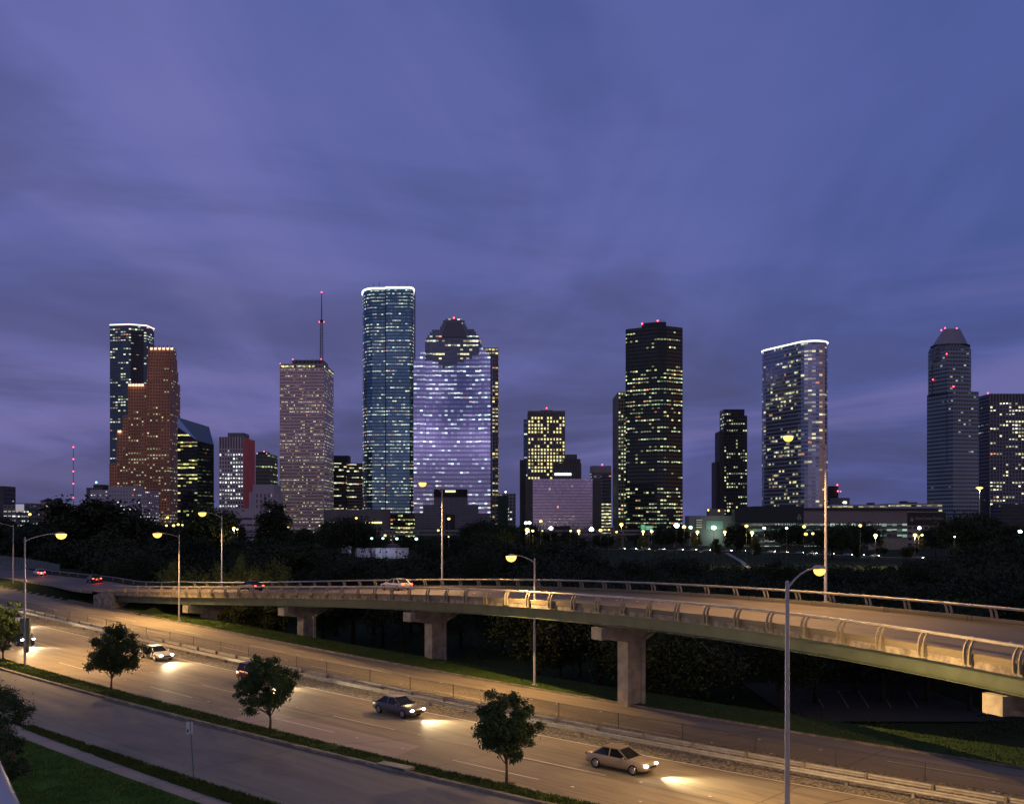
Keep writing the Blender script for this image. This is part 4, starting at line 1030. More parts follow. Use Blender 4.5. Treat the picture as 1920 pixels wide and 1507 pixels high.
M_TEAL = mat('slanting_glass_roof', (.035, .07, .075), .12, .5)
mb = MB(); mb.poly([(fp[k][0], fp[k][1], zt[k]) for k in range(5)]); obj('slanting_roof', mb, M_TEAL, t)
# --- 4 ribbed tower with side wall coloured with a red glow
t = building('ribbed_tower', 'white ribbed tower with a red lit blank side wall', 'tower', 1050, 440); D = 1050
F4 = facade('facade_white_ribs', (.50, .44, .50), (.02, .02, .025), (.30, .82, .12, .70), .80, WW, 2.2, 8.0, rough=.15, row=.6, clus=.6, orange=.01)
fp = rect(410.5, 456, D, 48); z1 = ZZ(819, D)
mb = MB(); walls(mb, fp[:2], 0, z1-12, 2.9, 4.1, closed=False); obj('ribbed_face', mb, F4, t)
F4t = facade('facade_white_ribs_dark', (.50, .44, .50), (.02, .02, .025), (.30, .82, -.1, 1.1), .0, WW, 0, 9.0, rough=.15)
mb = MB(); walls(mb, [(p[0], p[1]) for p in fp[:2]], z1-12, z1, 2.9, 4.1, closed=False); obj('louvred_top', mb, F4t, t)
mb = MB(); mb.quad((fp[1][0], fp[1][1], 0), (fp[2][0], fp[2][1], 0), (fp[2][0], fp[2][1], z1), (fp[1][0], fp[1][1], z1)); mb.quad((fp[2][0], fp[2][1], 0), (fp[3][0], fp[3][1], 0), (fp[3][0], fp[3][1], z1), (fp[2][0], fp[2][1], z1)); mb.quad((fp[3][0], fp[3][1], 0), (fp[0][0], fp[0][1], 0), (fp[0][0], fp[0][1], z1), (fp[3][0], fp[3][1], z1))
obj('side_wall', mb, mat('side_wall_painted_glow', (.80, .16, .17), .7, vary=.15, vscale=.03), t)  # sunset glow on this stone wall is put into its red colour
mb = MB(); roof(mb, fp, z1); obj('roof', mb, M_ROOF, t); solid(t, 'penthouse', rect(427, 457, D+8, 22), z1, ZZ(810, D), mat('louvre_grey', (.16, .17, .20), .6))
# --- 5 greenish tower behind, pale courthouse in front
t = building('green_lit_tower', 'dim tower with green lit windows behind the pale stepped hall', 'tower', 1230, 500); D = 1230
F5 = facade('facade_green_lit', (.10, .12, .12), (.03, .04, .04), (.1, .9, .25, .75), .55, ((.8, 1., .4), (.7, 1., .6)), 1.2, 10.0, row=.8)
block(t, 'shaft', rect(479, 507, D, 38), 851, D, F5, 3.6, 4.4)
solid(t, 'penthouse', rect(484, 500, D+8, 16), ZZ(851, D), ZZ(846, D), M_ROOF); beacon(t, 495, 846, D+8, .9); beacon(t, 482, 850, D, .8, M_WARML); beacon(t, 500, 850, D, .8, M_WARML)
t = building('city_hall', 'pale stone hall with stepped shoulders and tall lit windows', 'building', 960, 495); D = 960
F6 = facade('facade_pale_stone', (.46, .43, .50), (.06, .06, .08), (.3, .7, .18, .86), .55, ((1., .95, .7), (.8, 1., .85)), 1.6, 11.0, row=.2, clus=.3, orange=.05)
M_STONE = mat('pale_stone', (.44, .41, .47), .8, vary=.1, vscale=.05)
z1 = block(t, 'tower_block', rect(474, 513, D, 30), 908, D, M_STONE, 4, 4); block(t, 'stone_front', rect(478, 508, D-1.2, 3), 924, D, F6, 3.6, 5.2); block(t, 'wing', rect(467, 474, D+3, 22), 922, D, M_STONE, 4, 4); block(t, 'wing', rect(513, 521, D+3, 22), 926, D, M_STONE, 4, 4)
# --- 6 long white low building right of the black tower
t = building('low_white_office', 'long white low office with ribbon windows below the ribbed tower', 'building', 800, 428); D = 800
F7 = facade('facade_white_ribbon', (.42, .41, .47), (.03, .03, .045), (.05, .95, .28, .62), .45, ((1., .92, .45), (1., 1., .7)), 1.2, 12.0, row=.5, clus=.7)
block(t, 'office_block', rect(372, 487, D, 30), 953, D, M_STONE, 5, 4, z0=ZZ(966, D)); block(t, 'office_floors', rect(372, 487, D+.2, 29.5), 966, D, F7, 5.4, 4.9)
# --- 7 white punched low building at far left
t = building('white_block', 'low white block with rows of small square windows at left', 'building', 850, 230); D = 850
F8 = facade('facade_white_punched', (.44, .42, .50), (.08, .07, .09), (.30, .70, .36, .64), .34, ((1., .97, .8), (.9, .95, 1.)), 2.2, 13.0, row=.9, clus=.6)
fp = fpx([(169, D+4), (252, D), (298, D+34), (214, D+38)]); block(t, 'office_block', fp, 918, D, F8, 2.6, 3.0)
solid(t, 'penthouse', fpx([(203, D+14), (255, D+8), (268, D+16), (216, D+22)]), ZZ(919, D), ZZ(910.5, D), M_STONE); beacon(t, 252, 917.5, D-.4, .8, M_WARML)
t = building('grey_slab', 'small grey slab building with a blue roof beacon behind the white block', 'building', 1000, 178); D = 1000
block(t, 'slab', rect(162, 190, D, 20), 914, D, facade('facade_grey_slab', (.13, .13, .14), (.03, .03, .04), (.2, .8, .3, .7), .12, WW, 1.5, 14.0), 5, 4); solid(t, 'penthouse', rect(175, 195, D+4, 12), ZZ(914, D), ZZ(908, D), M_ROOF); beacon(t, 180.5, 904, D+4, 1.3, mat('blue_beacon', (.2, .6, .9), .4, emit=(.25, .75, 1), es=5))
# --- far left low skyline
lows = [('dark_slab', 'dark slab cut by the left frame edge', -8, 7, 911, 1000, (.08, .08, .09), .05), ('low_office', 'low office with white lit rows at far left', 6, 30, 946, 900, (.20, .20, .24), .7), ('billboard_building', 'low grey building behind the small white billboard', 28, 58, 943, 930, (.20, .21, .24), .25),
        ('stone_hotel', 'tan stone building with a small pyramid roof at far left', 66, 106, 945, 950, (.34, .26, .20), .15), ('warm_lit_shed', 'low building with a bright warm lit wall beside the big left tree', 104, 135, 946, 900, (.46, .38, .30), .3), ('pale_shed', 'pale low block left of the pyramid roofed building', 57, 68, 945, 960, (.30, .29, .33), .3)]
for i, (nm, lab, x0, x1, yt, D, col, p_) in enumerate(lows):
    t = building(nm, lab, 'building', D, (x0+x1)/2)
    block(t, 'block', rect(x0, x1, D, 24), yt, D, facade('facade_low_%d' % i, col, (.03, .03, .04), (.15, .85, .35, .75), p_, WW, 1.7, 20.0+i, row=.6, clus=.6), 3.5, 4.2)
    if nm == 'stone_hotel':
        X0, X1 = P(76, D+4), P(96, D+4); zb = ZZ(945, D); mb = MB(); mb.prism([(X0, D+4), (X1, D+4), (X1, D+14), (X0, D+14)], zb, zb+2.5); obj('attic', mb, M_STONE, t)
        mb = MB(); cx_ = (X0+X1)/2
        ring = [(X0-.8, D+3.2, zb+2.5), (X1+.8, D+3.2, zb+2.5), (X1+.8, D+14.8, zb+2.5), (X0-.8, D+14.8, zb+2.5)]; ap = (cx_, D+9, zb+6.2)
        for k in range(4): mb.poly([ring[k], ring[(k+1) % 4], ap])
        obj('pyramid_roof', mb, M_ROOF, t); beacon(t, 74, 953, D-.5, 1.0, M_WARML)
    if nm == 'warm_lit_shed': mb = MB(); X0, X1 = P(110, D), P(133, D); mb.box(X0, X1, D-1.2, D-.4, ZZ(948.5, D), ZZ(946, D)); obj('lit_canopy', mb, M_ROOFL, t)
t = thing('billboard', 'small white billboard on a post at far left', 'billboard', (P(37, 880), 880, 0)); D = 880
mb = MB(); mb.box(P(29.5, D), P(45, D), D-.3, D+.3, ZZ(957.5, D), ZZ(945, D)); obj('panel', mb, mat('billboard_white', (.6, .6, .66), .5, emit=(.7, .72, .85), es=.35), t)
mb = MB(); mb.tube([(P(37, D), D+.6, 0), (P(37, D), D+.6, ZZ(950, D))], .5, 8); obj('post', mb, M_DARK, t)
# --- television mast
t = thing('tv_mast', 'thin guyed television mast with five red lights at far left', 'mast', (P(137, 3000), 3000, 0)); D = 3000
mb = MB(); mb.tube([(P(137.5, D), D, 0), (P(137.5, D), D, ZZ(838, D))], .75, 6); obj('lattice', mb, M_DARK, t)
for yy in (838, 860.5, 883.5, 906.5, 933): beacon(t, 137.5, yy, D-1, 2.6)
# --- 8 pink white tower with antenna
t = building('white_grid_tower', 'pinkish white gridded tower with a tall antenna mast', 'tower', 1265, 566); D = 1265
def rows_top(g_, u_, v_): return g_.m('ADD', g_.ss(v_, 378, 384, .32, 1.6), g_.ss(v_, 386, 390, 0, -.9))
F9 = facade('facade_pink_grid', (.92, .66, .66), (.16, .12, .15), (.12, .88, .34, .70), .46, ((1., .93, .42), (.9, .95, .7)), 1.0, 31.0, rough=.2, row=.6, clus=.5, wvar=.08)
z1 = ZZ(690, D); fp = rect(524.5, 608, D, 66)
mb = MB(); walls(mb, fp, 0, z1, 1.75, 4.05); obj('shaft', mb, F9, t)
F9t = facade('facade_lit_top', (.66, .50, .56), (.05, .05, .05), (.08, .92, .15, .85), .95, ((1., .95, .30), (.9, 1., .75)), 1.6, 33.0, row=.1, clus=.55, orange=0)
z2 = ZZ(684, D); mb = MB(); walls(mb, fp, z1, z2, 1.75, z2-z1); obj('lit_top_floor', mb, F9t, t)
solid(t, 'roof_slab', rect(524, 608.6, D-.4, 67), z2, z2+1.2, M_STONE)
F9p = facade('facade_penthouse', (.05, .05, .06), (.02, .02, .03), (.25, .9, .1, .9), .1, CW, .8, 34.0)
block(t, 'penthouse', rect(548, 606, D+14, 34), 675, D+14, F9p, 5, 5, z0=z2+1.2)
mb = MB(); zb = ZZ(674, D+20); X = P(603, D+20)
zt1 = ZZ(604, D+20)
for sx, sy in ((-1, -1), (1, -1), (1, 1), (-1, 1)): mb.tube([(X+sx*1.6, D+20+sy*1.6, zb), (X+sx*1.2, D+20+sy*1.2, zt1)], .28, 5)
k = 0; zz = zb
while zz < zt1-2:
    s = 1.6-.4*(zz-zb)/(zt1-zb); mb.tube([(X-s, D+18.6, zz), (X+s, D+18.6, zz+2.6)], .22, 4); mb.tube([(X+s, D+18.6, zz), (X-s, D+18.6, zz+2.6)], .22, 4); mb.box(X-s-1.1, X+s+1.1, D+18.3, D+18.7, zz, zz+.5); zz += 3.2
obj('antenna_lattice', mb, mat('antenna_steel', (.25, .25, .3), .5, .4), t)
mb = MB(); mb.box(X-1.9, X+1.9, D+18, D+22, zt1, zt1+2.5); mb.tube([(X, D+20, zt1), (X, D+20, ZZ(549, D+20))], [.7, .4], 6); obj('antenna_spire', mb, M_DARK, t)
beacon(t, 603, 548, D+20, 1.1); beacon(t, 598.5, 603.5, D+17, .9); beacon(t, 607.5, 603.5, D+17, .9); beacon(t, 549, 673.5, D+13, .9); beacon(t, 602, 673, D+13, .9); beacon(t, 525.5, 682, D, .9)
rr = random.Random(3)
for k in range(14):
    xx = 545+k*4.2; mb = MB(); mb.tube([(P(xx, D+16), D+16, ZZ(676, D)), (P(xx, D+16), D+16, ZZ(676-rr.uniform(3, 9), D))], .14, 4); obj('aerial', mb, M_DARK, t)
# --- 9 dark twin slab
t = building('dark_twin_office', 'dark office of two joined slabs with bright lit floor strips', 'building', 1350, 652); D = 1350
F10 = facade('facade_dark_strips', (.035, .04, .05), (.02, .025, .03), (.03, .97, .30, .74), .55, ((1., 1., .55), (.95, 1., .75)), 1.7, 40.0, row=.95, clus=.5)
block(t, 'slab', rect(622, 649, D, 30), 866, D, F10, 3.2, 4.3); block(t, 'slab', rect(650.5, 682, D+3, 30), 868, D, F10, 3.2, 4.3); solid(t, 'penthouse', rect(625, 653, D+8, 20), ZZ(866, D), ZZ(853, D), mat('louvre_dark', (.05, .05, .06), .7))
# --- 10 tall rounded blue tower with white roofline
t = building('rounded_glass_tower', 'tallest rounded blue glass tower with a white lit roof edge', 'tower', 1219, 728); D = 1219
F11 = facade('facade_blue_mirror', (.06, .14, .20), (.14, .32, .46), (.06, .94, .30, .70), .50, ((.92, 1., .62), (.8, 1., .8)), 1.15, 44.0, rough=.10, metal=.55, wrough=.12, row=.6, clus=.65, tilt=.02, wallmetal=.55)
fpL = fpx([(680, D+34), (680, D+20), (682.5, D+10), (688, D+4), (698, D), (723, D), (723, D+50), (684, D+50)]); fpR = fpx([(723.3, D-6), (768, D-6), (773.5, D-3), (776, D+6), (774, D+44), (723.3, D+44)])
zl_ = block(t, 'left_half', fpL, 545, D, F11, 2.6, 4.02, ztop=ZZ(542.5, D)); zr2 = block(t, 'right_half', fpR, 541, D, F11, 2.6, 4.02, ztop=ZZ(541, D-6))
mb = MB(); mb.tube([(p[0], p[1]-.5, zl_+1.0) for p in fpL[:6]], 1.15, 6); obj('roof_light', mb, M_ROOFL, t)
mb = MB(); mb.tube([(p[0], p[1]-.5, zr2+1.0) for p in fpR[:5]], 1.15, 6); obj('roof_light', mb, M_ROOFL, t)
mb = MB(); mb.box(P(722.2, D-6), P(724.0, D-6), D-6.5, D-.2, 0, zr2); obj('seam', mb, mat('seam_glass', (.015, .02, .03), .3), t)
solid(t, 'penthouse', rect(700, 760, D+16, 24), zr2, zr2+3.2, M_DARK)
for xx, yy in ((700, 532), (711, 528.5), (748, 533), (763, 533)): mb = MB(); mb.tube([(P(xx, D+18), D+18, zr2), (P(xx, D+18), D+18, ZZ(yy, D+18))], .25, 5); obj('aerial', mb, M_DARK, t)
mb = MB(); mb.box(P(776.5, D), P(778, D), D+2, D+6, 0, zr2-2); obj('edge_fin', mb, M_DARK, t)
# --- 11 low theatre block
t = building('theatre_block', 'windowless grey concrete block below the dark twin office', 'building', 900, 665); D = 900
M_THE = mat('theatre_concrete', (.16, .155, .165), .85, vary=.08, vscale=.05)
fp = fpx([(607, D+3), (614, D), (718, D), (728, D+3), (732, D+14), (732, D+40), (607, D+40)]); z1 = ZZ(955, D); solid(t, 'block', fp, 0, z1, M_THE)
mb = MB(); mb.box(P(643, D), P(667, D), D-.4, D+.1, ZZ(973, D), ZZ(970.5, D)); obj('window_slot', mb, M_BLACK, t)
M_WINY = mat('lit_window_yellow', (.3, .25, .1), .4, emit=(1, .88, .35), es=1.6)
for x0, x1 in ((618, 634), (684, 716)): mb = MB(); mb.box(P(x0, D), P(x1, D), D-.5, D+.1, ZZ(981, D), ZZ(978, D)); obj('lit_strip', mb, M_WINY, t)
t = building('low_lit_pavilion', 'dark low pavilion with yellow lit windows at the foot of the rounded tower', 'building', 1000, 754); D = 1000
block(t, 'block', rect(732, 774, D, 20), 963, D, facade('facade_pavilion', (.02, .025, .03), (.02, .025, .02), (.08, .92, .25, .75), .6, ((.85, 1., .35), (1., 1., .5)), 1.5, 47.0, row=.9), 2.6, 4.0)
# --- 12 stepped mirrored tower
t = building('stepped_glass_tower', 'lilac mirrored tower with a dark stepped crown and inverted stepped granite shield', 'tower', 1058, 848); D = 1058
F12 = facade('facade_lilac_mirror', (.20, .26, .42), (.50, .54, .84), (.04, .96, .22, .70), .46, CW, 1.25, 50.0, rough=.06, metal=.88, wrough=.08, row=.45, clus=.75, tilt=.010, wallmetal=.88, wvar=.05, orange=.025)
F12d = facade('facade_crown_dark', (.12, .15, .20), (.10, .13, .19), (.06, .94, .25, .72), .50, ((1., .95, .5), (.8, 1., .85)), 1.7, 51.0, rough=.15, row=.6, clus=.6, tilt=.02, metal=.7, wallmetal=.7, wrough=.3)
ref = ZZ(675, D)
crown_ = [(797, 700), (797, 640), (799, 636), (799, 633), (802, 633), (802, 628.5), (806, 628.5), (806, 623), (810, 623), (810, 618), (825, 618), (825, 612), (828, 612), (828, 607), (830.5, 607), (830.5, 600.5), (835, 600.5), (835, 598), (866, 598), (866, 601), (871, 601), (871, 607), (873, 607), (873, 613), (876, 613), (876, 617), (889, 617), (889, 622), (893, 622), (893, 627), (896.5, 627), (896.5, 632), (899, 632), (899, 637), (901, 637), (901, 645), (903, 645), (903, 700)]
mb = MB(); extr(mb, crown_[::-1][::-1], D+4, 30, 3.2, 4.6, ref); cr_ = obj('stepped_crown', mb, F12d, t)
M_LOUV = mat('crown_metal', (.10, .11, .15), .35, .5)
mb = MB(); extr(mb, [(828, 632), (831, 622), (834, 613), (837, 604), (865, 604), (868, 613), (872, 622), (876, 632)], D+2.5, 2, 3, 3, ref); obj('crown_gable', mb, M_LOUV, t)
mid_ = [(797, 990), (797, 676), (811, 676), (811, 679), (822, 679), (822, 684), (829, 684), (829, 690.5), (845, 690.5), (845, 684), (858, 684), (858, 679), (870, 679), (870, 673), (885, 673), (885, 666), (899, 666), (899, 990)]
mb = MB(); extr(mb, mid_, D, 34, 3.2, 4.6, ref); obj('mirrored_shaft', mb, F12, t)
mb = MB(); extr(mb, [(775.5, 990), (775.5, 675), (779, 675), (779, 670), (783, 670), (783, 665), (788, 665), (788, 660), (792.5, 660), (792.5, 655), (797, 655), (797, 990)], D-3, 38, 3.2, 4.6, ref); obj('mirrored_wing', mb, F12, t)
mb = MB(); extr(mb, [(899, 990), (899, 652), (905, 652), (905, 656), (911, 656), (911, 661), (916, 661), (916, 667), (919.5, 667), (919.5, 990)], D-3, 34, 3.2, 4.6, ref); obj('mirrored_wing', mb, F12, t)
mb = MB(); extr(mb, [(919.6, 990), (919.6, 664), (922.5, 664), (922.5, 990)], D-1, 30, 3.2, 4.6, ref); obj('dark_edge', mb, mat('dark_edge_glass', (.02, .022, .03), .2), t)
M_GRN = facade('facade_granite_base', (.19, .19, .22), (.13, .13, .16), (.03, .97, .12, .88), .0, WW, 0, 52.0, rough=.5)
mb = MB(); extr(mb, [(772.5, 992), (772.5, 961), (793.5, 961), (793.5, 946), (813.5, 946), (813.5, 932), (876, 932), (876, 946), (896.5, 946), (896.5, 962), (919, 962), (919, 992)], D-6, 8, 6, 2.6, ref); obj('granite_base', mb, M_GRN, t)
mb = MB(); extr(mb, [(813.5, 932), (813.5, 917), (876, 917), (876, 932)], D-5.5, 8, 6, 2.6, ref); obj('entrance_band', mb, M_BLACK, t)
mb = MB(); mb.box(P(835, D-6), P(854, D-6), D-6.4, D-5.4, ZZ(922.5, D-6), ZZ(919, D-6)); obj('lit_strip', mb, M_WINY, t)
mb = MB(); mb.box(P(835, D-6), P(853, D-6), D-6.4, D-5.8, 0, ZZ(964, D-6)); obj('portal', mb, M_DARK, t)
beacon(t, 851, 596, D+12, 1.1)
# --- 13 granite tower behind it
t = building('brown_tower', 'narrow brown tower with yellow windows behind the stepped glass tower', 'tower', 1200, 925); D = 1200
F13 = facade('facade_brown', (.24, .19, .20), (.02, .02, .025), (.14, .86, .2, .8), .55, YW, 1.5, 55.0, row=.3, clus=.5)
block(t, 'shaft', rect(890, 934.5, D, 30), 652, D, F13, 3.9, 4.4)
# --- 14 small ones between
t = building('green_block', 'plain dull green block right of the brown tower', 'building', 1100, 943); D = 1100
solid(t, 'block', fpx([(933, D+2), (936, D), (950, D), (953, D+3), (953, D+25), (933, D+25)]), 0, ZZ(929, D), mat('green_stucco', (.05, .085, .075), .8))
t = building('white_frame_block', 'pale framed apartment block with lit windows beside the green block', 'building', 1180, 957); D = 1180
block(t, 'block', rect(936, 967, D, 30), 925, D, facade('facade_pale_frame', (.36, .36, .38), (.03, .04, .05), (.2, .85, .25, .8), .5, ((1., 1., .8), (.85, 1., .9)), 1.4, 56.0, row=.4), 3.6, 4.0); beacon(t, 948, 922, D, 1.1, M_WHITEL)
t = building('blue_sliver', 'narrow blue glass tower sliver left of the yellow windowed tower', 'tower', 1300, 986); D = 1300
block(t, 'shaft', rect(982, 996, D, 25), 786, D, facade('facade_sliver', (.12, .17, .32), (.15, .2, .36), (.1, .9, .3, .6), .25, CW, 1.8, 57.0, metal=.5, row=.9), 5, 7.5)
# --- 15 beige tower full of yellow windows, windows built one by one
t = building('yellow_window_tower', 'beige tower with a grid of bright yellow windows', 'tower', 1150, 1024); D = 1150
M_BEIGE = mat('beige_precast', (.24, .22, .20), .8, vary=.06, vscale=.05)
x0, x1 = 989.5, 1059.5; fp = rect(x0, x1, D, 34); z1 = ZZ(770, D); solid(t, 'shaft', fp, 0, z1, M_BEIGE)
solid(t, 'penthouse', rect(1013, 1036, D+8, 14), z1, ZZ(767.5, D), M_DARK); beacon(t, 1025, 765, D+8, 1.0)
M_WIND = mat('unlit_window_glass', (.012, .016, .024), .12)
LITM = [mat('yellow_window_%s' % n_, (.3, .26, .12), .4, emit=c_, es=e_) for n_, c_, e_ in (('bright', (1., .86, .36), 1.25), ('pale', (.95, .98, .60), .95), ('dim', (.9, .80, .32), .4))]
X0, X1 = P(x0, D), P(x1, D); ncol = 12; cw_ = (X1-X0)/ncol; rowz = [ZZ(783.5+6.62*r_, D) for r_ in range(21)]
rr = random.Random(15); ROWP = [.75, .7, .65, .8, .75, .25, .7, .4, .45, .97, .95, .97, .93, .6, .95, .85, .25, .5, .7, .4, .3]
mbd = MB()
for c_ in range(ncol): mbd.box(X0+cw_*(c_+.2), X0+cw_*(c_+.8), D-.25, D+.2, ZZ(780, D), ZZ(773, D))
obj('louvre_row', mbd, M_WIND, t)
wm = {}
def pane(w_, h_, m):
    key = (round(w_, 2), round(h_, 2), m.name)
    if key not in wm: mb = MB(); mb.box(-w_/2, w_/2, -.12, .12, -h_/2, h_/2); wm[key] = mb.mesh('window', m)
    return wm[key]
cnt = 0; rest = MB()
for ri, zc_ in enumerate(rowz):
    for c_ in range(ncol):
        cxp = X0+cw_*(c_+.5); lit = rr.random() < ROWP[ri]
        if lit and cnt < 100 and 5 <= ri <= 19 or lit and cnt < 100 and rr.random() < .3:
            m = LITM[0] if rr.random() < .6 else rr.choice(LITM); f_ = rr.choice([.52, .52, .5, .32])
            o = link('window', pane(cw_*f_, 2.25*rr.choice([1, 1, .7]), m), t, (cxp-t.location.x, D-.14-t.location.y, zc_)); cnt += 1
        elif lit: rest.box(cxp-cw_*.26, cxp+cw_*.26, D-.24, D+.1, zc_-1.1, zc_+1.1)
o = obj('window', rest, LITM[0], t); o['kind'] = 'stuff'
mbd = MB()
for zc_ in rowz:
    for c_ in range(ncol): cxp = X0+cw_*(c_+.5); mbd.box(cxp-cw_*.32, cxp+cw_*.32, D-.05, D+.1, zc_-1.4, zc_+1.4)
o = obj('window_recess', mbd, M_WIND, t); o['kind'] = 'stuff'
# --- 16 mirrored hotel
t = building('mirrored_hotel', 'broad low lilac mirrored hotel with dark flanks', 'hotel', 1000, 1050); D = 1000
F16 = facade('facade_hotel_mirror', (.02, .02, .03), (.44, .40, .54), (-.1, 1.1, .16, 1.1), .035, ((1., .75, .5), (1., .5, .45)), .9, 60.0, rough=.09, metal=.85, row=.2, clus=.3, tilt=.02, orange=.3)
fp = rect(999, 1111, D, 30); block(t, 'mirrored_front', fp, 897.5, D, F16, 1.6, 2.95)
F16d = facade('facade_hotel_dark', (.018, .024, .028), (.024, .034, .038), (-.1, 1.1, .16, 1.1), .03, ((1., .6, .4), (1., .8, .5)), .5, 61.0, rough=.2)
block(t, 'dark_flank', rect(985, 998.8, D+.6, 30), 897.5, D, F16d, 3.2, 2.95); block(t, 'dark_flank', rect(1111.2, 1128, D+.6, 30), 897.5, D, F16d, 3.2, 2.95); solid(t, 'blank_core', rect(975, 987, D+8, 30), 0, ZZ(861, D), mat('dark_core', (.05, .055, .055), .8))
solid(t, 'low_canopy', rect(1040, 1070, D-10, 9), 0, ZZ(985.5, D-10), M_DARK)
t = building('dark_stepped_office', 'dark stepped office with a long white lit sign behind the mirrored hotel', 'building', 1100, 1065); D = 1100
F17 = facade('facade_dark_ribs', (.05, .055, .06), (.012, .014, .018), (.35, .9, -.1, 1.1), 0, WW, 0, 62.0)
block(t, 'block', rect(1037, 1090, D, 30), 868, D, F17, 3, 4); block(t, 'block', rect(1056, 1088.5, D+3, 24), 860, D, F17, 3, 4); solid(t, 'penthouse', rect(1060, 1082, D+6, 16), ZZ(860, D), ZZ(851, D), mat('louvre_blue', (.09, .11, .15), .6))
mb = MB(); mb.box(P(1040, D-1), P(1071, D-1), D-1.3, D-.6, ZZ(891, D), ZZ(887, D)); obj('lit_sign', mb, M_ROOFL, t)
# --- 17
t = building('white_topped_office', 'office with a plain white top and red beacon left of the cream tower', 'building', 1160, 1129); D = 1160
F18 = facade('facade_white_topped', (.36, .35, .40), (.03, .04, .05), (.05, .95, .3, .7), .8, CW, 1.6, 63.0, row=.3)
z1 = ZZ(873, D); solid(t, 'white_top', rect(1109, 1146, D, 24), ZZ(885, D), z1, M_STONE); block(t, 'floors', rect(1109, 1146, D+.3, 23), 885, D, F18, 3, 3.4)
beacon(t, 1129, 871, D, 1.1)
t = building('dark_garage_tower', 'dark glass block with wavy yellow lit garage floors at its foot', 'building', 1060, 1136); D = 1060
block(t, 'glass_block', rect(1128.5, 1146, D, 20), 889, D, facade('facade_dark_teal', (.03, .05, .06), (.03, .05, .065), (.04, .96, .3, .7), .2, CW, .7, 64.0), 2.5, 3.6, z0=ZZ(943, D))
block(t, 'garage', rect(1127, 1146, D-1, 21), 943, D, facade('facade_garage_lit', (.14, .14, .10), (.1, .1, .05), (.02, .98, .35, .85), 1.5, ((1., .98, .5), (1., 1., .65)), 1.8, 65.0, row=.0, clus=.1, orange=0), 2.6, 3.35)
# --- 18 cream tower
t = building('cream_tower', 'cream tower with a dull blank left wall beside the tall dark tower', 'tower', 1130, 1165); D = 1130
F19 = facade('facade_cream', (.24, .23, .20), (.015, .018, .025), (.2, .8, .25, .8), .6, ((.95, 1., .6), (.85, 1., .7)), 1.4, 70.0, row=.6, clus=.3)
fp = rect(1159, 1190, D, 62); z1 = ZZ(735, D); mb = MB(); walls(mb, fp[:2], 0, z1, 3.3, 4.15, closed=False); obj('window_wall', mb, F19, t)
mb = MB()
for k in (1, 2, 3): a, b_ = fp[k], fp[(k+1) % 4]; mb.quad((a[0], a[1], 0), (b_[0], b_[1], 0), (b_[0], b_[1], z1), (a[0], a[1], z1))
obj('blank_wall', mb, mat('cream_precast', (.20, .185, .16), .8), t); mb = MB(); roof(mb, fp, z1); obj('roof', mb, M_ROOF, t)
# --- 19 tall dark tower
t = building('dark_faceted_tower', 'tall dark faceted tower with rows of greenish windows and two red beacons', 'tower', 1045, 1228); D = 1045
F20 = facade('facade_dark_green', (.026, .040, .038), (.014, .026, .026), (.10, .86, .30, .74), .46, ((.95, .95, .42), (.72, 1., .62)), 1.3, 73.0, rough=.12, row=.75, clus=.6, orange=.07)
fp = fpx([(1173.5, D+24), (1173, D+20), (1176, D+17), (1232, D), (1250, D), (1280, D+10), (1274, D+50), (1176, D+50)]); z1 = block(t, 'shaft', fp, 611, D, F20, 3.0, 3.95)
solid(t, 'penthouse', fpx([(1203, D+13), (1234, D+6), (1249, D+6), (1247, D+26), (1203, D+30)]), z1, ZZ(603.5, D+6), M_DARK); beacon(t, 1204, 607, D+12, 1.2); beacon(t, 1233, 601.5, D+6, 1.2)
for xx in (1232, 1240, 1245): mb = MB(); mb.tube([(P(xx, D+10), D+10, z1), (P(xx, D+10), D+10, ZZ(598, D+10))], .2, 4); obj('aerial', mb, M_DARK, t)
# --- 20 small stepped dark tower
t = building('stepped_dark_tower', 'slim dark tower stepping up in three stages right of the tall dark tower', 'tower', 1250, 1375); D = 1250
F21 = facade('facade_slim_dark', (.05, .05, .06), (.014, .016, .02), (.22, .80, .2, .75), .45, ((.95, 1., .5), (.8, 1., .6)), 1.5, 75.0, row=.8, clus=.7)
M_SLIM = mat('slim_dark_wall', (.05, .05, .055), .6)
block(t, 'main_shaft', rect(1362, 1401, D, 30), 779, D, F21, 2.8, 4.1); block(t, 'top_stage', rect(1357.5, 1396, D+.6, 26), 767, D, F21, 2.8, 4.1); block(t, 'middle_stage', rect(1349, 1362, D+1.2, 28), 808, D, M_SLIM, 3, 4); block(t, 'low_stage', rect(1342.5, 1350, D+3, 28), 865, D, M_SLIM, 3, 4)
# --- 21 oval tower
t = building('oval_glass_tower', 'oval blue glass tower with a sloping white lit roof edge', 'tower', 1090, 1490); D = 1066
A = Vector((P(1459, 1128), 1128)); B = Vector((P(1520, 1082), 1082)); ax = (B-A).normalized(); nr = Vector((ax.y, -ax.x)); 
if nr.y > 0: nr = -nr
wr_ = 17.5
fpo = []
ctrA = A-nr*wr_*.0; 
for k in range(15):    # near-right round end
    th = -math.pi/2+math.pi*k/14; fpo.append(B+nr*(-math.sin(th))*wr_+ax*math.cos(th)*wr_-nr*wr_*.0)
for k in range(15):
    th = math.pi/2+math.pi*k/14; fpo.append(A+nr*(-math.sin(th))*wr_+ax*math.cos(th)*wr_)
OV = [(p.x, p.y) for p in fpo]
area = sum(OV[k][0]*OV[(k+1) % 30][1]-OV[(k+1) % 30][0]*OV[k][1] for k in range(30))
if area < 0: OV = OV[::-1]
xs_ = [960+FPX*p[0]/p[1] for p in OV]; print('oval px', min(xs_), max(xs_), min(p[1] for p in OV))
